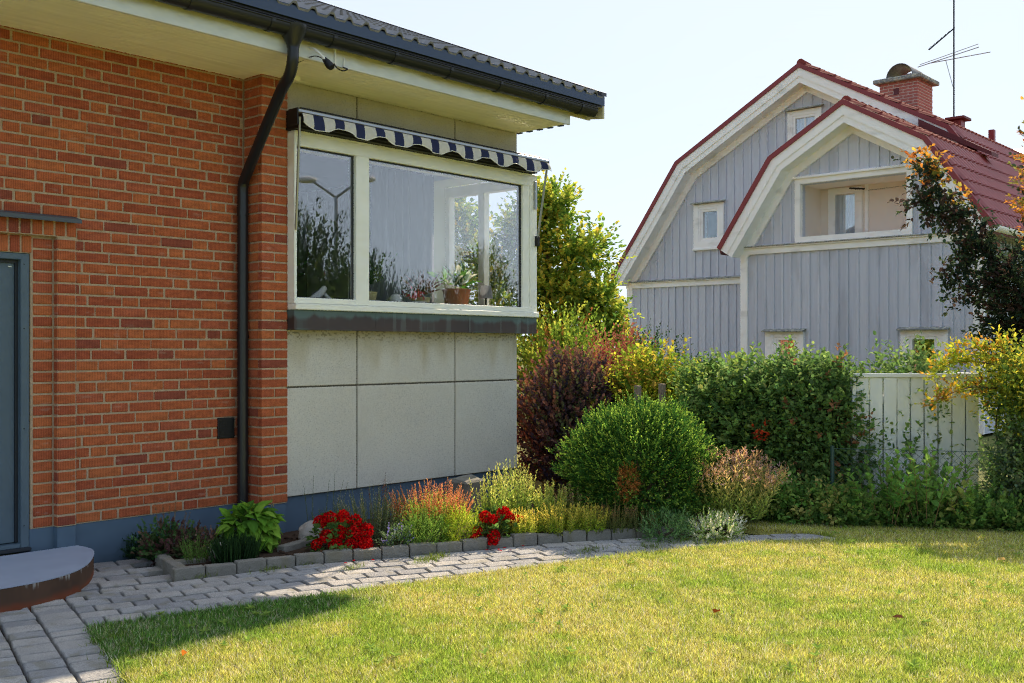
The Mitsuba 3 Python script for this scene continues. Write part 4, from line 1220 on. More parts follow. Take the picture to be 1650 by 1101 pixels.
# blades hanging over the lawn's edge
eg = np.vstack([[P0 - e2 * 2.0], [P0 - e2 * 1.0], edge_s])
eline = LineString(eg)
ep = np.array([eline.interpolate(q).coords[0] for q in rng.uniform(0, eline.length, 9000)]) + rng.normal(0, 0.016, (9000, 2))
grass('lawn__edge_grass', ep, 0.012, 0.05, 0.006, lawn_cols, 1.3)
# a few taller blades
tl = gp[rng.choice(len(gp), 9000)]
grass('lawn__tall_grass', tl, 0.04, 0.075, 0.004, lambda q: np.tile(S(160, 190, 76), (len(q), 1)) * np.exp(rng.normal(0, 0.2, (len(q), 1))), 0.6)
# broad-leaved weeds in the lawn
wp = gp[rng.choice(len(gp), 150)]
b = Bag()
for q in wp:
    m = int(rng.integers(5, 12))
    az = rng.uniform(0, 6.28) + np.arange(m) * 6.28 / m
    D = unit(np.stack([np.cos(az), np.sin(az), rng.uniform(0.1, 0.9, m)], 1) + rng.normal(0, 0.25, (m, 3)))
    L = rng.uniform(0.02, 0.042)
    b.add(leaf_geo(np.tile(np.r_[q + rng.normal(0, 0.015, 2), 0.03], (m, 1)), D, np.tile([0, 0, 1.0], (m, 1)), L, L * 0.4, np.tile(S(150, 176, 84), (m, 1)) * rng.uniform(0.8, 1.3, (m, 1)), 0.2, 'oval', 0.15))
b.put('lawn__weeds', 'grass_m', kind='stuff')
# grass and moss between pavers
tuft = []
for (x, y, n_, r_) in ((2.62, 5.10, 240, 0.05), (2.52, 4.72, 220, 0.05), (2.58, 4.88, 200, 0.06), (5.05, 5.36, 160, 0.06), (5.2, 5.42, 140, 0.05), (4.55, 5.55, 80, 0.05), (6.1, 4.75, 160, 0.08), (6.55, 4.5, 160, 0.08), (7.05, 4.25, 260, 0.1), (7.25, 4.25, 240, 0.1), (3.75, 6.08, 80, 0.04), (4.15, 5.93, 80, 0.05), (4.45, 5.9, 60, 0.04), (2.33, 4.42, 160, 0.06), (6.9, 4.45, 200, 0.1)):
    tuft.append(np.array([x, y]) + rng.normal(0, r_, (n_, 2)) * [1.3, 0.6])
grass('path__weeds', np.vstack(tuft), 0.015, 0.045, 0.004, lambda q: np.tile(S(118, 138, 48), (len(q), 1)) * np.exp(rng.normal(0, 0.25, (len(q), 1))), 1.2)
for i, (x, y, c, lab) in enumerate(((5.03, 3.04, (128, 72, 34), 'curled brown fallen leaf in the middle of the lawn'), (5.62, 2.22, (84, 56, 44), 'dark brown fallen leaf on the right of the lawn'), (2.69, 4.52, (206, 120, 48), 'small orange fallen leaf where the lawn meets the shaded path'), (7.6, 2.35, (198, 168, 110), 'pale fallen leaf on the far lawn near the raspberry'))):
    k = thing('fallen_leaf', lab, 'leaf')
    d0 = np.array([[math.cos(i * 1.9), math.sin(i * 1.9), 0.3]])
    V, F, C = leaf_geo(np.array([[x, y, 0.035]]), unit(d0), np.array([[0.2, 0.1, 1.0]]), 0.06, 0.04, S(*c)[None], 0.6, 'oval', 0.3)
    scene[k] = mikit.ply((V, F), 'leaf_m', color=C)

# ------------------------------------------------------------------ plants of the flower bed
bush('creeping_plant', 'dark green creeping plant at the foot of the wall left of the bed edging', 'plant', (3.84, 7.0, 0.05), (0.17, 0.09, 0.1), 240, 7, 0.024, 0.016, G((40, 66, 44), (52, 78, 50)), slen=0.06, nst=4)
bush('low_perennial', 'low dark green and purple leaved perennial in the left corner of the bed', 'plant', (3.86, 6.72, 0.11), (0.22, 0.18, 0.14), 200, 7, 0.035, 0.03, G((60, 92, 54), (78, 108, 62), (84, 60, 58), (104, 88, 72)), slen=0.10, nst=8, kind='oval')
bush('low_perennial', 'faded reddish brown perennial between the corner plant and the hydrangea', 'plant', (4.02, 6.55, 0.09), (0.2, 0.15, 0.11), 170, 7, 0.03, 0.024, G((112, 84, 78), (92, 84, 64), (70, 84, 56), (126, 96, 88)), slen=0.09, nst=8, kind='oval')
upright('seed_head_plant', 'thin brown seed heads standing against the blue plinth', 'plant', (3.92, 6.82), 0.13, 0.46, 9, 7, 0.022, 0.016, G((112, 84, 62), (130, 100, 74)), lean=0.3, t0=0.6, stem='dry_stem_m')
upright('spurge', 'small fresh green feathery plant just inside the left edging stones', 'plant', (3.83, 6.34), 0.10, 0.20, 34, 15, 0.035, 0.006, G((86, 128, 52), (104, 142, 62)), lean=0.5)
for nm, x, y, r, h, n, lab in (('chives', 4.05, 6.17, 0.15, 0.20, 330, 'dense dark green tuft of grassy leaves below the hydrangea'), ('chives', 3.93, 6.20, 0.06, 0.15, 36, 'few thin green blades left of the dense grassy tuft')):
    t = thing('grassy_tuft', lab, 'plant')
    a, q = rng.uniform(0, 6.28, n), np.sqrt(rng.uniform(0, 1, n))
    O = np.stack([x + r * q * np.cos(a), y + r * 0.6 * q * np.sin(a), np.full(n, 0.03)], 1)
    D = unit(np.stack([np.cos(a) * q * 0.3, np.sin(a) * q * 0.3, np.ones(n)], 1) + rng.normal(0, 0.1, (n, 3)))
    bg = Bag()
    bg.add(leaf_geo(O, D, unit(rng.normal(0, 1, (n, 3)) * [1, 1, 0.1]), h * rng.uniform(0.7, 1.1, n), 0.005, pick(G((38, 60, 36), (50, 76, 42)), n), 0.1, 'oval', 0.1))
    bg.put(t + '__blades')

# hydrangea with large leaves, each a piece
HY = thing('hydrangea', 'bright green hydrangea with large leaves in front of the downpipe', 'shrub')


def big_leaf(w, curl, fold):
    ns, nw = 7, 5
    V = []
    for i in range(ns):
        s = i / (ns - 1)
        wd = w * (math.sin(math.pi * min(1, s * 0.97 + 0.02)) ** 0.75) * (1.15 - 0.45 * s)
        for j in range(nw):
            q = j / (nw - 1) * 2 - 1
            V.append([s, q * wd / 2, fold * abs(q) * wd * 0.5 - curl * s * s + 0.012 * math.sin(s * 22) * abs(q)])
    F = [[i * nw + j, (i + 1) * nw + j, (i + 1) * nw + j + 1, i * nw + j + 1] for i in range(ns - 1) for j in range(nw - 1)]
    return np.array(V), np.array(F)


HL = []
for v, c in enumerate(((112, 158, 54), (98, 144, 50), (138, 176, 68), (124, 166, 60), (84, 126, 48))):
    V, F = big_leaf(0.70 + 0.03 * (v % 2), 0.22 + 0.05 * v % 0.2, 0.3)
    e = np.abs(V[:, 1])[:, None]
    col = np.tile(S(*c), (len(V), 1)) * np.where(e < 0.02, 1.25, 1.0)
    HL.append(mikit.ply((V, F), 'gloss_leaf_m', smooth=True, color=col))


def put_m(key, shape, M):
    k = num(key)
    scene[k] = {**shape, 'to_world': T(M.tolist())}
    return k


def leaf_matrix(p, d, n, l):
    d = unit(d)
    y = unit(np.cross(n, d))
    z = np.cross(d, y)
    M = np.eye(4)
    M[:3, 0], M[:3, 1], M[:3, 2], M[:3, 3] = d * l, y * l, z * l, p
    return M


O, D = dome(270, (4.325, 6.42, 0.195), (0.22, 0.20, 0.19), 0.3, 0.18, 2.0, -0.75, 4)
hs = []
for i in range(len(O)):
    outw = D[i] * [1, 1, 0.35]
    d = unit(outw + rng.normal(0, 0.3, 3) + [0, 0, -0.25 if D[i][2] < 0.5 else 0.15])
    n = unit(D[i] * 0.9 + np.array([0, -0.15, 0.9]) + rng.normal(0, 0.2, 3))
    put_m(HY + '__leaf', HL[int(rng.integers(5))], leaf_matrix(O[i] - d * 0.04, d, n, rng.uniform(0.075, 0.118)))
    if i % 3 == 0:
        hs.append(O[i])
stems(HY + '__stems', (4.335, 6.46, 0.02), np.array(hs), 0.006, 0.003, 'green_stem_m')
upright('flower_stalk', 'pale hydrangea seed head on a stalk above the hydrangea', 'flower', (4.47, 6.38), 0.02, 0.40, 3, 10, 0.022, 0.018, G((150, 140, 90)), lean=0.1, t0=0.8)

# red pelargoniums


def pelargonium(label, heads, foliage):
    t = thing('red_pelargonium', label, 'flower')
    for (x, y, z, r) in heads:
        n = int(330 * (r / 0.055) ** 2)
        d = unit(rng.normal(0, 1, (n, 3)))
        d = d[d[:, 2] > -0.75]
        P = np.array([x, y, z]) + d * r * 0.92 * rng.uniform(0.72, 0.98, (len(d), 1))
        u, w = perp(d)
        a = rng.uniform(0, 6.28, len(d))[:, None]
        dirs = unit(d * 0.55 + u * np.cos(a) + w * np.sin(a))
        C = pick(G((222, 24, 26), (208, 12, 22), (184, 8, 18), (230, 44, 38), (150, 6, 16)), len(d))
        bg = Bag()
        bg.add(leaf_geo(P, dirs, d, rng.uniform(0.011, 0.018, len(d)), rng.uniform(0.011, 0.016, len(d)), C * np.exp(rng.normal(0, 0.15, (len(d), 1))), -0.25, 'oval', -0.15))
        bg.put(t + '__flower_head', 'petal_m')
    bg = Bag()
    O, D = dome(foliage[2], foliage[0], foliage[1], 0.6, 0.2, 2.0, -0.6, 2)
    bg.add(sprigs(O, unit(D + [0, 0, 0.5]), 0.06, 4, 0.045, 0.042, pick(G((70, 96, 46), (92, 120, 58), (58, 84, 44)), len(O)), kind='oval', out=0.9))
    bg.put(t + '__foliage')
    stems(t + '__stems', (foliage[0][0], foliage[0][1], 0.03), np.array([h[:3] for h in heads]), 0.005, 0.003, 'green_stem_m')


pelargonium('large clump of red pelargonium right of the hydrangea', [(4.66, 6.06, 0.245, 0.05), (4.72, 6.02, 0.27, 0.055), (4.80, 5.97, 0.275, 0.055), (4.87, 5.92, 0.245, 0.05), (4.66, 5.98, 0.15, 0.055), (4.73, 5.93, 0.175, 0.06), (4.82, 5.88, 0.16, 0.06), (4.92, 5.86, 0.175, 0.06), (4.70, 5.93, 0.095, 0.055), (4.78, 5.86, 0.085, 0.05), (4.88, 5.82, 0.09, 0.058), (4.85, 5.79, 0.045, 0.045), (4.60, 6.02, 0.10, 0.04)], ((4.78, 6.0, 0.13), (0.19, 0.14, 0.12), 70))
pelargonium('smaller clump of red pelargonium close to the edging in the middle of the bed', [(5.75, 5.46, 0.215, 0.052), (5.80, 5.43, 0.19, 0.045), (5.89, 5.40, 0.235, 0.055), (5.94, 5.40, 0.20, 0.05), (6.0, 5.38, 0.175, 0.045), (5.66, 5.46, 0.12, 0.042), (5.62, 5.45, 0.085, 0.03), (5.74, 5.36, 0.085, 0.052), (5.70, 5.33, 0.055, 0.04), (6.06, 5.38, 0.165, 0.035)], ((5.84, 5.46, 0.12), (0.19, 0.12, 0.11), 60))
b = Bag()
pp_ = np.array([(4.62, 5.70), (4.70, 5.72), (4.80, 5.66), (5.62, 5.30), (5.70, 5.26), (5.74, 5.27), (5.66, 5.22), (5.72, 5.18), (5.9, 5.2), (5.99, 5.28)])
b.add(leaf_geo(np.c_[pp_, np.full(len(pp_), 0.008)], unit(np.c_[rng.normal(0, 1, (len(pp_), 2)), np.full(len(pp_), 0.1)]), np.tile([0, 0, 1.0], (len(pp_), 1)), 0.028, 0.022, np.tile(S(200, 20, 30), (len(pp_), 1)), 0.3, 'oval', 0.1))
FP = b.put('fallen_petals', 'petal_m', kind='stuff')

GREY = G((104, 122, 100), (88, 108, 84), (122, 138, 112), (92, 112, 80))
upright('lavender', 'grey green lavender with dry spikes behind the large red pelargonium', 'plant', (5.20, 6.10), 0.30, 0.44, 150, 22, 0.030, 0.006, GREY, tip=S(140, 140, 110), lean=0.45, out=0.6)
upright('lavender', 'shorter grey lavender against the plinth left of the taller one', 'plant', (5.05, 6.38), 0.2, 0.26, 60, 18, 0.026, 0.007, GREY, lean=0.4, out=0.7)
upright('seed_head_plant', 'dark brown seed heads above the lavender in front of the concrete panels', 'plant', (5.42, 6.16), 0.18, 0.52, 9, 8, 0.024, 0.016, G((92, 50, 40), (112, 72, 50)), lean=0.25, t0=0.72, stem='dry_stem_m')
upright('tall_stalk_plant', 'tall thin pale flower stalks in front of the first concrete panel', 'plant', (5.02, 6.55), 0.22, 0.62, 7, 18, 0.016, 0.006, G((170, 170, 140), (120, 130, 96)), lean=0.2, t0=0.45)
bush('speedwell', 'low plant with small violet flowers beside the edging left of the orange plant', 'plant', (5.12, 5.74, 0.09), (0.15, 0.10, 0.10), 170, 7, 0.024, 0.014, G((96, 116, 84), (84, 110, 66), (120, 112, 170)), p=[0.5, 0.36, 0.14], slen=0.07, nst=4)
bush('tickseed', 'fine leaved green plant at the foot of the orange astilbe', 'plant', (5.36, 5.69, 0.11), (0.24, 0.16, 0.15), 620, 9, 0.026, 0.006, G((108, 140, 56), (92, 124, 58), (132, 160, 72)), slen=0.10, nst=10, updir=1.0)
bush('tickseed', 'yellow green fine leaved plant right of the orange astilbe', 'plant', (5.60, 5.56, 0.12), (0.14, 0.13, 0.17), 420, 9, 0.026, 0.007, G((150, 168, 48), (132, 154, 44), (168, 176, 66)), slen=0.10, nst=8, updir=1.0)
upright('astilbe', 'orange brown feathery astilbe plumes in the sunny middle of the bed', 'flower', (5.62, 5.90), 0.32, 0.48, 150, 30, 0.040, 0.014, G((206, 116, 70), (214, 132, 86), (190, 100, 62), (196, 136, 80)), tip=S(222, 138, 96), lean=0.42, out=0.85, taper=0.6, t0=0.45, up=0.4)
bush('astilbe_leaves', 'light green ferny foliage under the orange plumes', 'plant', (5.55, 5.84, 0.16), (0.30, 0.2, 0.18), 420, 8, 0.03, 0.012, G((136, 158, 64), (118, 142, 58)), slen=0.11, nst=8, updir=0.8)
YG = G((150, 172, 78), (134, 160, 68), (172, 184, 100), (116, 146, 64))
for i, (x, y, r, h, n, lab) in enumerate(((6.05, 5.66, 0.15, 0.58, 34, 'pale green leafy spires left of the tallest loosestrife'), (6.36, 5.70, 0.17, 0.60, 44, 'tallest pale yellow green loosestrife spires before the last concrete panel'), (6.62, 5.55, 0.16, 0.40, 40, 'yellow green loosestrife at the corner of the concrete panels'), (6.86, 5.48, 0.16, 0.36, 34, 'loosestrife with dry pinkish spikes in front of the purple shrub'))):
    upright('loosestrife', lab, 'plant', (x, y), r, h, n, 34, 0.06, 0.026, YG, tip=S(186, 186, 100) if i != 3 else S(196, 160, 128), lean=0.22, out=0.9, taper=0.65, t0=0.05)
for i, (x, y, r, h, n, lab) in enumerate(((6.08, 5.38, 0.2, 0.22, 90, 'bright yellow green low plant right of the small pelargonium'), (6.32, 5.22, 0.2, 0.28, 80, 'bright yellow green low spires along the edging, second clump'), (6.52, 5.08, 0.18, 0.26, 70, 'bright yellow green low spires along the edging, clump nearest the ball shaped bush'))):
    upright('golden_spire_plant', lab, 'plant', (x, y), r, h, n, 22, 0.038, 0.017, G((150, 170, 56), (170, 182, 70), (128, 154, 52)), tip=S(200, 180, 84), lean=0.35, out=0.9)
upright('speedwell_spires', 'olive green spires with dry brown tips at the foot of the ball shaped bush', 'plant', (6.72, 4.97), 0.2, 0.27, 60, 22, 0.03, 0.010, G((112, 124, 66), (96, 110, 60)), tip=S(150, 110, 80), lean=0.35)
upright('speedwell_spires', 'few brownish spires in the shade below the ball shaped bush', 'plant', (6.86, 4.80), 0.16, 0.24, 34, 20, 0.028, 0.010, G((96, 110, 62), (110, 116, 72)), tip=S(150, 120, 90), lean=0.4)
bush('lambs_ear', 'silvery green low plant at the end of the edging stones', 'plant', (6.93, 4.60, 0.07), (0.26, 0.17, 0.14), 330, 7, 0.034, 0.013, G((100, 132, 84), (118, 146, 96), (88, 120, 72)), slen=0.08, nst=5)
bush('variegated_ground_cover', 'white and green variegated ground cover beside the path at the end of the bed', 'plant', (7.28, 4.38, 0.05), (0.30, 0.20, 0.12), 420, 7, 0.028, 0.016, G((206, 206, 160), (160, 180, 104), (130, 156, 80), (220, 218, 184)), slen=0.07, nst=4)

# ball-shaped box bush
BX = bush('box_bush', 'clipped ball shaped green box bush in the middle of the picture', 'bush', (7.33, 5.15, 0.47), (0.63, 0.63, 0.575), 12500, 7, 0.024, 0.017, G((44, 80, 36), (52, 90, 40), (40, 72, 36), (64, 100, 44)), tip=S(146, 174, 70), tipshare=0.6, slen=0.075, updir=0.35, shell=0.38, amp=0.33, freq=4.4, nst=30, zmin=0.0, seed=5, bsdf='gloss_leaf_m')
O, D = dome(480, (6.84, 4.92, 0.42), (0.08, 0.06, 0.13), 0.6, 0.2, 2, -1, 3)
b = Bag()
b.add(sprigs(O, unit(D + [-0.5, -0.5, 0.3]), 0.05, 6, 0.018, 0.009, pick(G((170, 112, 62), (148, 96, 54), (190, 136, 84)), len(O))))
b.put(BX + '__dead_patch', label='patch of dead brown leaves low on the left side')
O, D = dome(90, (7.33, 5.15, 0.47), (0.60, 0.60, 0.55), 0.05, 0.1, 3, 0.0, 9)
b = Bag()
b.add(sprigs(O, unit(D + [0, 0, 0.8] + rng.normal(0, 0.25, D.shape)), rng.uniform(0.08, 0.17, len(O)), 11, 0.022, 0.014, pick(G((90, 130, 50), (120, 156, 64)), len(O))))
b.put(BX + '__shoots', 'gloss_leaf_m')
# phlox
t_, O, D, ln = upright('phlox', 'tall phlox with fading pinkish heads right of the ball shaped bush', 'flower', (7.76, 4.55), 0.36, 0.66, 175, 20, 0.066, 0.022, G((160, 178, 88), (178, 188, 104), (140, 162, 76)), tip=S(190, 158, 108), lean=0.5, out=0.9, taper=0.4)
b = Bag()
tp = O + D * ln[:, None]
OO = np.repeat(tp, 6, 0) + rng.normal(0, 0.022, (len(tp) * 6, 3))
b.add(sprigs(OO, unit(rng.normal(0, 1, OO.shape) + [0, 0, 0.6]), 0.03, 4, 0.016, 0.010, pick(G((196, 150, 120), (206, 164, 140), (180, 128, 100), (214, 176, 176)), len(OO))))
b.put(t_ + '__flower_heads', 'petal_m')

# ------------------------------------------------------------------ shrubs and trees behind
PURP = G((62, 54, 62), (70, 56, 62), (56, 52, 62), (96, 74, 68), (92, 100, 64))
bush('purple_ninebark', 'dark purple leaved shrub with red tips at the corner of the bungalow', 'shrub', (8.80, 7.05, 0.66), (0.72, 0.62, 0.76), 2100, 8, 0.058, 0.044, PURP, tip=S(140, 98, 80), tipshare=0.45, slen=0.24, updir=0.8, shell=0.7, amp=0.3, freq=2.4, nst=22, kind='oval', seed=8, zmin=0.02, bsdf='dark_leaf_m')
bush('red_barberry', 'reddish shoots of a shrub rising behind the purple one', 'shrub', (9.45, 6.95, 1.0), (0.40, 0.42, 0.62), 700, 9, 0.045, 0.028, G((128, 72, 64), (108, 62, 58), (150, 94, 74)), tip=S(160, 104, 84), slen=0.34, updir=1.6, shell=0.7, amp=0.35, nst=14, kind='oval', seed=3, bsdf='dark_leaf_m')
TREEG = G((104, 134, 56), (126, 150, 62), (88, 118, 54), (156, 166, 68))


def tree(name, label, base, h, trunk_r, clumps, n_per, L, W, cols, tip, kind='oval', p=None, slen=0.35, k=9, seed=0, tipshare=0.6):
    t = thing(name, label, 'tree')
    base = np.asarray(base, float)
    tops = []
    ms = [tube(smooth_path([base + [0, 0, -0.1], base + [0.05, 0.03, h * 0.35], base + [-0.03, 0.05, h * 0.7], base + [0.02, 0, h * 0.95]], 5), np.linspace(trunk_r, trunk_r * 0.2, 16), 9)]
    for c, r in clumps:
        c = np.asarray(c, float)
        z0 = max(0.25 * h, min(c[2] - 0.45 * r * 2, 0.75 * h))
        b0 = base + np.array([0, 0, z0])
        mid = (b0 + c) / 2 + rng.normal(0, 0.08, 3) + [0, 0, 0.05]
        ms.append(tube(smooth_path([b0, mid, c], 4), np.linspace(trunk_r * 0.4, trunk_r * 0.1, 9), 6))
        for q in range(6):
            e = c + unit(rng.normal(0, 1, 3)) * r * 0.8
            ms.append(tube([c * 0.8 + b0 * 0.2, (c + e) / 2 + rng.normal(0, 0.03, 3), e], [trunk_r * 0.12, trunk_r * 0.08, trunk_r * 0.03], 4, caps=False))
    put(t + '__trunk', cat(ms), 'bark_m', smooth=True)
    b = Bag()
    for i, (c, r) in enumerate(clumps):
        rr = np.array([r, r, r * 0.8])
        O, D = dome(n_per, c, rr, 0.75, 0.35, 2.2, -0.8, seed + i)
        D = unit(D + [0, 0, 0.25] + rng.normal(0, 0.4, D.shape))
        C = pick(cols, len(O), p)
        Ct = np.where(rng.uniform(0, 1, (len(O), 1)) < tipshare, np.asarray(tip), C)
        b.add(sprigs(O - D * slen * 0.4, D, slen * rng.uniform(0.6, 1.3, len(O)), k, L, W, C, Ct, kind=kind, droop=0.25))
    b.put(t + '__crown')
    return t


cl = [((11.5, 9.62, 3.50), 0.42), ((11.3, 9.85, 3.15), 0.5), ((11.78, 9.38, 2.85), 0.5), ((11.55, 9.6, 2.3), 0.55), ((11.95, 9.22, 2.15), 0.45), ((12.05, 9.1, 1.65), 0.45), ((11.1, 10.1, 2.5), 0.6), ((11.6, 9.55, 1.6), 0.55), ((11.75, 9.4, 1.2), 0.45), ((10.9, 10.4, 1.7), 0.65), ((10.7, 10.7, 2.9), 0.6), ((10.4, 11.1, 2.2), 0.65), ((10.6, 10.9, 3.5), 0.5), ((10.1, 11.5, 1.5), 0.7), ((9.9, 11.6, 3.0), 0.6)]
tree('maple_tree', 'yellow green leafy tree rising behind the corner of the bungalow', (11.6, 9.7, 0), 3.8, 0.09, cl, 225, 0.085, 0.066, TREEG, S(184, 180, 70), seed=20, tipshare=0.25)
bush('apple_tree', 'dense green leafy shrub between the purple shrub and the yellow green tree', 'shrub', (10.1, 8.3, 1.05), (0.75, 0.85, 0.95), 1500, 8, 0.055, 0.036, G((96, 124, 46), (120, 146, 54), (76, 104, 44), (130, 84, 52)), p=[0.35, 0.3, 0.25, 0.1], tip=S(166, 176, 70), tipshare=0.5, slen=0.28, updir=0.6, shell=0.8, amp=0.35, nst=16, kind='oval', seed=31)
bush('dark_shrub', 'dark bluish green shrub in front of the left corner of the timber house', 'shrub', (11.1, 7.75, 0.85), (0.6, 0.75, 0.82), 1500, 8, 0.042, 0.026, G((40, 62, 40), (50, 74, 46), (34, 54, 38)), slen=0.24, updir=0.6, shell=0.7, amp=0.4, nst=14, kind='oval', seed=33)

# --- hedge along the boundary: each shrub of it a thing of its own
HG = G((90, 118, 64), (104, 132, 70), (78, 106, 62), (124, 144, 84))


def hedge_shrub(label, x, y, r, h, n, cols=HG, tip=None, tipshare=0.25, seed=0, L=0.060, W=0.042, amp=0.32, upd=0.35, p=None, slen=0.17, zc=None, name='hedge_shrub', zmin=0.03):
    top = h - slen * 0.6
    return bush(name, label, 'shrub', (x, y, top * 0.48 if zc is None else zc), (r[0], r[1], top * 0.54), n, 7, L, W, cols, p=p, tip=tip, tipshare=tipshare, slen=slen, updir=upd, shell=0.6, amp=amp, freq=2.8, nst=18, kind='oval', seed=seed, group=None, zmin=zmin, out=0.93, up=0.05, droop=0.2)


hedge_shrub('sunlit yellow green shrub behind the two wooden posts', 9.12, 6.22, (0.55, 0.58), 1.62, 1800, G((108, 132, 44), (126, 144, 48), (86, 112, 42), (150, 132, 58)), S(186, 182, 58), 0.4, 41, upd=0.9, slen=0.24)
hedge_shrub('dark green hedge shrub right behind the ball shaped bush', 8.82, 5.14, (0.60, 0.58), 1.50, 3300, seed=42, tip=S(120, 138, 60))
hedge_shrub('dark green hedge shrub below the left ground floor window', 9.06, 4.66, (0.62, 0.56), 1.49, 3300, seed=43, tip=S(96, 118, 56))
hedge_shrub('dark green hedge shrub left of the white board fence', 9.0, 4.30, (0.50, 0.44), 1.46, 2800, G((88, 114, 64), (100, 126, 68), (78, 102, 60), (140, 96, 70)), seed=44, p=[0.36, 0.32, 0.26, 0.06])
hedge_shrub('tall hedge shrub rising above the white board fence', 9.75, 3.85, (0.55, 0.6), 1.56, 2000, seed=45, tip=S(104, 120, 70), upd=1.4, slen=0.26)
hedge_shrub('low leafy bramble at the foot of the hedge right of the phlox', 8.32, 4.42, (0.36, 0.32), 0.44, 800, G((92, 128, 62), (110, 144, 70), (132, 146, 78)), seed=46, L=0.06, W=0.045, name='bramble')
hedge_shrub('low leafy bramble in front of the wire fence post', 8.46, 4.00, (0.32, 0.30), 0.38, 700, G((98, 124, 62), (120, 138, 70), (150, 146, 86), (80, 110, 58)), seed=47, L=0.055, W=0.042, name='bramble')
# red leaves in the hedge
b = Bag()
O = np.array([[8.42, 4.62, 0.72]]) + rng.normal(0, 0.035, (16, 3))
b.add(sprigs(O, unit(rng.normal(0, 1, (16, 3)) + [-0.5, -0.5, 0.4]), 0.06, 4, 0.036, 0.024, pick(G((176, 50, 36), (196, 70, 44)), 16), kind='oval'))
k = thing('red_leaf_twig', 'twig of red autumn leaves at the edge of the hedge above the phlox', 'twig')
b.put(k + '__leaves')
# two wooden posts
for x, y, zt, lab in ((8.40, 5.93, 1.13, 'left of two weathered wooden posts behind the ball shaped bush'), (8.39, 5.64, 1.155, 'right of two weathered wooden posts behind the ball shaped bush')):
    k = thing('wooden_post', lab, 'post', None)
    scene[k] = mikit.ply(cbox(x - 0.028, x + 0.028, y - 0.028, y + 0.028, -0.1, zt, 0.006).subdivide(), 'post_m', smooth=30)
mat('post_m', proc(lambda p, n, uv: mix(c3(S(112, 98, 84)), c3(S(148, 134, 116)), fbm(p.x * 60, p.y * 60, p.z * 5))), 0.9)

# --- white board fence
WF = thing('board_fence', 'pale grey painted board fence with narrow gaps behind the raspberry canes', 'fence')
mat('fence_m', proc(lambda p, n, uv: mix(c3(S(202, 205, 204)), c3(S(216, 218, 215)), fbm(p.x * 12, p.y * 12, p.z * 1.5, octaves=4)) * (1 - 0.22 * smoothstep(0.6, 0.75, fbm(p.x * 7, p.y * 7, p.z * 0.9 + 4, octaves=4)))), 0.75)
fa, fb = np.array([8.93, 3.975]), np.array([9.66, 3.165])
fd = unit(fb - fa)
fl = np.linalg.norm(fb - fa)
frz = math.degrees(math.atan2(fd[1], fd[0]))
fn_ = np.array([fd[1], -fd[0]])
if fn_ @ fa > 0:
    fn_ = -fn_
FBD = [mikit.ply(cbox(-0.0555, 0.0555, -0.011, 0.011, 0.03, 1.235, 0.003), 'fence_m') for _ in range(1)]
nbd = 9
for i in range(nbd):
    q = fa + fd * (0.075 + i * 0.1215)
    put_at(WF + '__board', FBD[0], q[0], q[1], rng.normal(0, 0.002), rz=frz, rx=rng.normal(0, 0.2))
k = num(WF + '__top_rail')
scene[k] = {**mikit.ply(cbox(0, fl + 0.02, -0.03, 0.03, 1.236, 1.272, 0.004), 'fence_m'), 'to_world': T().translate([fa[0], fa[1], 0.0]) @ T().rotate([0, 0, 1], frz)}
k = num(WF + '__corner_board')
scene[k] = {**mikit.ply(cbox(-0.022, 0.012, -0.03, 0.03, 0.0, 1.232, 0.004), 'fence_m'), 'to_world': T().translate([fa[0], fa[1], 0.0]) @ T().rotate([0, 0, 1], frz)}
k = num(WF + '__back_rail')
scene[k] = {**mikit.ply(cat([cbox(0.02, fl, 0.01, 0.05, 1.0, 1.08, 0.003), cbox(0.02, fl, 0.01, 0.05, 0.2, 0.28, 0.003)]), 'fence_m'), 'to_world': T().translate([fa[0], fa[1], 0.0]) @ T().rotate([0, 0, 1], frz)}
side = -fn_
for i in range(7):
    q = fb + side * (0.06 + i * 0.1215)
    put_at(WF + '__side_board', FBD[0], q[0], q[1], 0.0, rz=frz + 90)
k = num(WF + '__side_rail')
scene[k] = {**mikit.ply(cbox(0.032, 0.95, -0.03, 0.03, 1.236, 1.271, 0.004), 'fence_m'), 'to_world': T().translate([fb[0], fb[1], 0.0]) @ T().rotate([0, 0, 1], math.degrees(math.atan2(side[1], side[0])))}
# --- chain link fence in front
CF = thing('wire_fence', 'low green chain link fence along the hedge with a dark green post', 'fence')
mat('wire_m', S(44, 70, 66), 0.5)
wa, wb = np.array([8.49, 3.97]), np.array([9.35, 2.40])
wd = unit(wb - wa)
wl = np.linalg.norm(wb - wa)
for s_ in (0.0, wl):
    q = wa + wd * s_
    put(CF + '__post', tube([(q[0], q[1], -0.1), (q[0], q[1], 0.66)], 0.017, 10), 'wire_m', smooth=40)
ms = []
dm = 0.062
for i in range(-12, int(wl / dm) + 1):
    for sg in (1, -1):
        s0 = i * dm if sg > 0 else (i + 10.5) * dm
        q0, q1 = max(s0, 0) if sg > 0 else min(s0, wl), min(s0 + 0.62 * 1.0, wl) if sg > 0 else max(s0 - 0.62, 0)
        if (q1 - q0) * sg < 0.03:
            continue
        z0, z1 = 0.01 + abs(q0 - s0), 0.01 + abs(q1 - s0)
        p0, p1 = wa + wd * q0, wa + wd * q1
        ms.append(tube([(p0[0], p0[1], z0), (p1[0], p1[1], z1)], 0.0016, 3, caps=False))
ms.append(tube([(wa[0], wa[1], 0.635), (wb[0], wb[1], 0.635)], 0.0025, 4))
put(CF + '__mesh', cat(ms), 'wire_m', kind='stuff')
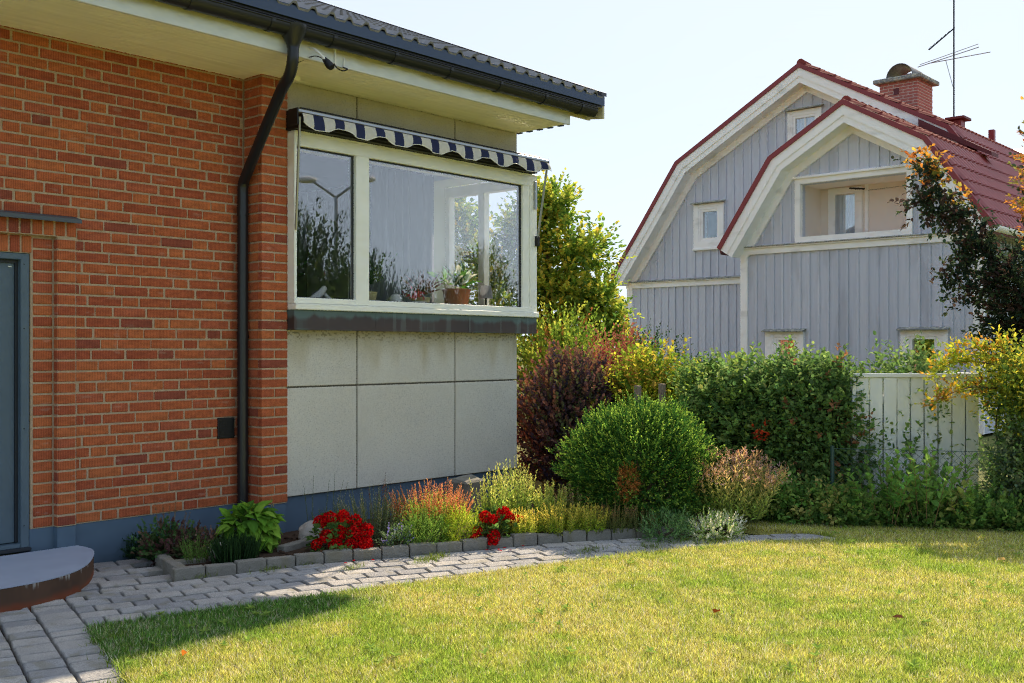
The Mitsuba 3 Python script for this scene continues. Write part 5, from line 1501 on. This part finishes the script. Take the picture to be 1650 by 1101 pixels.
# raspberry canes
RASP = G((92, 130, 66), (108, 146, 74), (128, 158, 82), (176, 172, 96))
for i, (x, y, r, h, n, lab) in enumerate(((8.66, 3.60, 0.24, 0.54, 22, 'raspberry canes with broad leaves left before the board fence'), (8.82, 3.34, 0.22, 0.70, 22, 'taller raspberry canes before the middle of the board fence'), (9.0, 3.08, 0.18, 0.42, 9, 'thin yellowing raspberry canes before the right end of the board fence'))):
    upright('raspberry', lab, 'plant', (x - 0.08, y - 0.07), r, h + 0.1, n, 13, 0.095, 0.072, RASP, tip=S(104, 138, 66), lean=0.45, out=0.95, kind='oval', t0=0.35, stem='dry_stem_m', droop=0.35, p=[0.35, 0.3, 0.2, 0.15] if i < 2 else [0.2, 0.15, 0.25, 0.4], sr=0.004)
gc = []
for i, (x, y) in enumerate(((8.40, 3.72), (8.56, 3.46), (8.72, 3.20), (8.86, 2.94), (9.0, 2.70), (9.14, 2.46), (8.26, 4.05), (8.15, 4.32))):
    bush('ground_elder', ('leafy ground cover along the lawn edge, clump %s' % ('before the wire fence post', 'below the left end of the board fence', 'below the middle of the board fence', 'below the right end of the board fence', 'below the fence corner', 'at the right picture edge', 'left of the wire fence post', 'right behind the path end')[i]), 'plant', (x + 0.1, y + 0.06, 0.10), (0.24, 0.2, 0.15), 300, 6, 0.055, 0.042, G((90, 122, 60), (108, 138, 68), (78, 108, 56), (132, 148, 80)), slen=0.12, nst=4, kind='oval', updir=0.9)
# rose at the right
YEL = G((150, 154, 48), (170, 164, 56), (120, 138, 50), (180, 136, 50))
hedge_shrub('sunlit yellow leaved shrub leaning over the fence at the right edge', 9.55, 2.72, (0.34, 0.40), 0.95, 700, G((124, 136, 52), (92, 116, 54), (152, 152, 56), (78, 100, 52)), S(190, 178, 62), 0.3, 51, zc=1.14, upd=1.0, slen=0.3, L=0.055, W=0.032, name='yellow_shrub', amp=0.45, zmin=0.55)
hedge_shrub('dark lower part of the thicket below the yellow leaves at the right edge', 9.42, 2.62, (0.34, 0.40), 0.98, 1000, G((84, 110, 62), (104, 128, 72), (120, 136, 92), (96, 112, 86)), seed=52, zc=0.46, L=0.05, W=0.036, name='rose_thicket')
br = thing('yellow_branch', 'sunlit branch of yellow and orange leaves hanging over the board fence', 'branch')
b = Bag()
for pts, col in (([(9.40, 2.90, 1.35), (9.28, 3.08, 1.38), (9.17, 3.22, 1.36), (9.08, 3.33, 1.26)], YEL), ([(9.42, 2.92, 1.15), (9.26, 3.08, 1.16), (9.12, 3.22, 1.10), (9.02, 3.32, 1.02)], G((160, 160, 50), (190, 150, 50), (110, 124, 52), (140, 100, 50))), ([(9.45, 2.88, 1.5), (9.35, 3.05, 1.50), (9.22, 3.22, 1.46)], YEL)):
    pa = smooth_path(pts, 8)
    put(br + '__twig', tube(pa, np.linspace(0.007, 0.002, len(pa)), 5), 'bark_m', smooth=True)
    O = np.repeat(pa, 4, 0) + rng.normal(0, 0.03, (len(pa) * 4, 3))
    b.add(sprigs(O, unit(rng.normal(0, 1, O.shape) + [-0.2, 0.3, 0.5]), 0.10, 5, 0.045, 0.027, pick(col, len(O)), kind='oval'))
b.put(br + '__leaves')

# copper beech at the corner of the timber house
CB = thing('copper_beech', 'dark copper leaved tree with glowing orange top at the right edge', 'tree')
b = Bag()
DK = G((46, 56, 42), (56, 70, 48), (66, 54, 48), (42, 58, 46))
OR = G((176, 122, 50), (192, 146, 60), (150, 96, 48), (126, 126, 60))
limbs = [[(13.75, 4.05, 1.8), (13.62, 4.32, 2.65), (13.42, 4.52, 3.05), (13.18, 4.80, 3.55), (13.08, 4.93, 3.80)],
         [(13.62, 4.32, 2.65), (13.42, 4.50, 2.75), (13.36, 4.60, 2.42), (13.33, 4.66, 2.2)],
         [(13.40, 4.52, 3.05), (13.22, 4.76, 3.15), (13.12, 4.9, 3.25), (13.05, 4.98, 3.45)],
         [(13.75, 4.05, 2.6), (13.55, 4.36, 2.35), (13.46, 4.46, 2.02)]]
for li, pts in enumerate(limbs):
    pa = smooth_path(pts, 8)
    put(CB + '__limb', tube(pa, np.linspace(0.03, 0.006, len(pa)), 6), 'bark_m', smooth=True)
    n = 9 if li == 0 else 6
    O = np.repeat(pa, n, 0) + rng.normal(0, 0.09, (len(pa) * n, 3))
    C = pick(DK, len(O))
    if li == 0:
        top = (O[:, 2] > 3.25) & (rng.uniform(0, 1, len(O)) < np.clip((O[:, 2] - np.repeat(pa[:, 2], n)) / 0.1 + 0.5, 0, 1))  # backlit glow along the upper side of the limb, put into leaf colour
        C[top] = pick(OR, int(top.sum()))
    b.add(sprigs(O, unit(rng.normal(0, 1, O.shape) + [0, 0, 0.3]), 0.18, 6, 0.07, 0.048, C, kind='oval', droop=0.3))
O, D = dome(1150, (13.9, 3.80, 1.9), (0.55, 0.62, 0.85), 0.75, 0.35, 2.2, -1, 71)
b.add(sprigs(O, unit(D + rng.normal(0, 0.4, D.shape)), 0.28, 8, 0.075, 0.05, pick(DK, len(O)), kind='oval', droop=0.3))
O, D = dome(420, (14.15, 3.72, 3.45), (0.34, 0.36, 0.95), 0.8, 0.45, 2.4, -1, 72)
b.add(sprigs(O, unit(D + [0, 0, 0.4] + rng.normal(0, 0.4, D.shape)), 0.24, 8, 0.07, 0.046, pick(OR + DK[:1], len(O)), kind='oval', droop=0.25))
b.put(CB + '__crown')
put(CB + '__trunk', tube(smooth_path([(14.0, 3.8, -0.1), (13.98, 3.82, 1.2), (13.9, 3.9, 2.2), (14.1, 3.75, 3.4)], 6), np.linspace(0.09, 0.02, 19), 8), 'bark_m', smooth=True)

# ------------------------------------------------------------------ things on the window board


def pot_mesh(x, y, r0, r1, h, z=1.861):
    return tube([(x, y, z), (x, y, z + h * 0.9), (x, y, z + h * 0.9), (x, y, z + h)], [r0, r1, r1 * 1.07, r1 * 1.07], 20)


mat('pot_white_m', S(206, 208, 204), 0.5)
mat('pot_cream_m', S(190, 180, 130), 0.5)
mat('pot_terra_m', proc(lambda p, n, uv: mix(c3(S(150, 88, 56)), c3(S(176, 112, 74)), fbm(p.x * 40, p.y * 40, p.z * 14))), 0.8)
mat('ceramic_m', S(200, 202, 200), 0.4)


def potted(label, x, y, r, h, n, k, L, W, cols, pm, hh, lean=0.9, kind='oval', r1=None):
    t = thing('potted_plant', label, 'houseplant')
    put(t + '__pot', pot_mesh(x, y, r * 0.8, r, h), pm, smooth=40)
    O = np.tile([x, y, 1.861 + h], (n, 1)) + rng.normal(0, r * 0.3, (n, 3)) * [1, 1, 0]
    D = unit(np.c_[rng.normal(0, lean, (n, 2)), np.abs(rng.normal(1, 0.3, n))])
    b = Bag()
    b.add(sprigs(O, D, hh * rng.uniform(0.5, 1.0, n), k, L, W, pick(cols, n), kind=kind, out=0.8, t0=0.3))
    b.put(t + '__leaves', 'gloss_leaf_m')


potted('white pot with a dark leafy plant in the left pane of the picture window', 5.09, 7.0, 0.05, 0.11, 12, 6, 0.07, 0.032, G((34, 60, 34), (44, 76, 40)), 'pot_white_m', 0.42, 0.12)
potted('pale pot with a bushy green plant at the left of the large pane', 5.92, 7.02, 0.075, 0.12, 40, 9, 0.05, 0.016, G((34, 62, 40), (48, 80, 48)), 'pot_cream_m', 0.42, 0.35)
potted('cream pot with long dark red leaves in the large pane', 6.62, 7.10, 0.085, 0.10, 22, 2, 0.24, 0.045, G((96, 36, 44), (120, 48, 52), (70, 40, 36)), 'pot_cream_m', 0.10, 1.0)
potted('low white dish with a pink flowering plant in the large pane', 6.42, 6.97, 0.10, 0.05, 20, 6, 0.03, 0.024, G((186, 40, 70), (200, 60, 90), (70, 100, 50)), 'pot_white_m', 0.14, 0.8)
potted('terracotta basket with pale and green leaves in the large pane', 7.0, 7.02, 0.13, 0.19, 18, 3, 0.16, 0.07, G((120, 160, 60), (86, 130, 50), (196, 206, 186), (60, 92, 48)), 'pot_terra_m', 0.20, 0.9)
k = thing('stone_ball', 'white ceramic ball on the window board', 'ornament')
scene[k] = mikit.ply(trimesh.creation.icosphere(3, 0.055).apply_translation([6.17, 6.95, 1.918]), 'ceramic_m', smooth=True)


def bird(label, x, y, s, ax):
    k = thing('bird_figure', label, 'ornament')
    body = [m3.Manifold.sphere(r, 20).translate(p) for p, r in (((0, 0, 0.05), 0.035), ((0.05 * ax, 0, 0.085), 0.03), ((0.085 * ax, 0, 0.125), 0.024), ((-0.07 * ax, 0, 0.02), 0.012))]
    hull = m3.Manifold.batch_hull(body[:2]) + m3.Manifold.batch_hull(body[1:3]) + m3.Manifold.batch_hull([body[0], body[3]]) + m3.Manifold.batch_hull([m3.Manifold.sphere(0.01, 8).translate((0.10 * ax, 0, 0.125)), m3.Manifold.sphere(0.002, 8).translate((0.122 * ax, 0, 0.118))])
    m = hull.to_mesh()
    scene[k] = mikit.ply((np.array(m.vert_properties[:, :3]) * s + [x, y, 1.861], np.array(m.tri_verts)), 'ceramic_m', smooth=50)


bird('larger white bird figure on the window board', 5.31, 6.96, 1.0, 1)
bird('smaller white bird figure facing the larger one', 5.46, 6.96, 0.62, -1)
TL_ = thing('table_lamp', 'small table lamp with a white shade at the right end of the window board', 'lamp')
put(TL_ + '__shade', tube([(7.36, 6.98, 1.975), (7.36, 6.98, 2.10)], [0.07, 0.05], 24, caps=False), 'sheer_m', smooth=40)
put(TL_ + '__base', tube([(7.36, 6.98, 1.861), (7.36, 6.98, 1.872), (7.36, 6.98, 1.873), (7.36, 6.98, 1.99)], [0.035, 0.035, 0.01, 0.01], 14), 'black_m')

# ------------------------------------------------------------------ what the picture window mirrors
SL = thing('street_lamp', 'double armed street lamp mirrored in the picture window', 'street lamp')
put(SL + '__pole', tube([(26.5, -19.8, 0), (26.5, -19.8, 7.6)], [0.11, 0.07], 12), 'metal_m', smooth=40)
for sg in (1, -1):
    dx = np.array([0.62, 0.78, 0]) * sg
    a0 = np.array([26.5, -19.8, 7.55])
    put(SL + '__arm', tube(smooth_path([a0, a0 + dx * 0.5 + [0, 0, 0.35], a0 + dx * 0.9 + [0, 0, 0.62]], 5), 0.05, 8), 'metal_m', smooth=40)
    hp = a0 + dx * 1.2 + np.array([0, 0, 0.72])
    m = trimesh.creation.icosphere(2, 1.0)
    m.apply_scale([0.42, 0.18, 0.14])
    m.apply_transform(trimesh.transformations.rotation_matrix(math.atan2(dx[1], dx[0]), [0, 0, 1]))
    m.apply_translation(hp)
    put(SL + '__lamp_head', m, 'white_plastic_m', smooth=True)
WL = ['tall narrow leaved bush mirrored in the left pane, in front of the street lamp pole', 'tallest narrow leaved bush mirrored in the left pane beside the lamp pole', 'narrow leaved bush mirrored next to the window mullion', 'low narrow leaved bush mirrored at the left of the large pane', 'low narrow leaved bush mirrored behind the white ball', 'tall narrow leaved bush mirrored in the middle of the large pane', 'narrow leaved bush mirrored over the terracotta basket']
for i, (x, y, r, h) in enumerate(((9.6, -0.6, 0.9, 3.3), (10.8, -1.0, 1.0, 3.9), (12.4, -1.2, 0.8, 3.2), (13.8, -1.6, 1.0, 2.4), (15.2, -2.2, 1.1, 2.6), (16.8, -2.6, 1.0, 3.6), (18.6, -3.0, 1.2, 2.6))):
    bush('willow_bush', WL[i], 'bush', (x, y, h * 0.48), (r, r, h * 0.52), 2400, 9, 0.10, 0.048, G((40, 62, 34), (54, 76, 40), (34, 54, 32), (72, 90, 46)), slen=0.45, updir=1.2, shell=0.8, amp=0.45, nst=10, seed=80 + i)
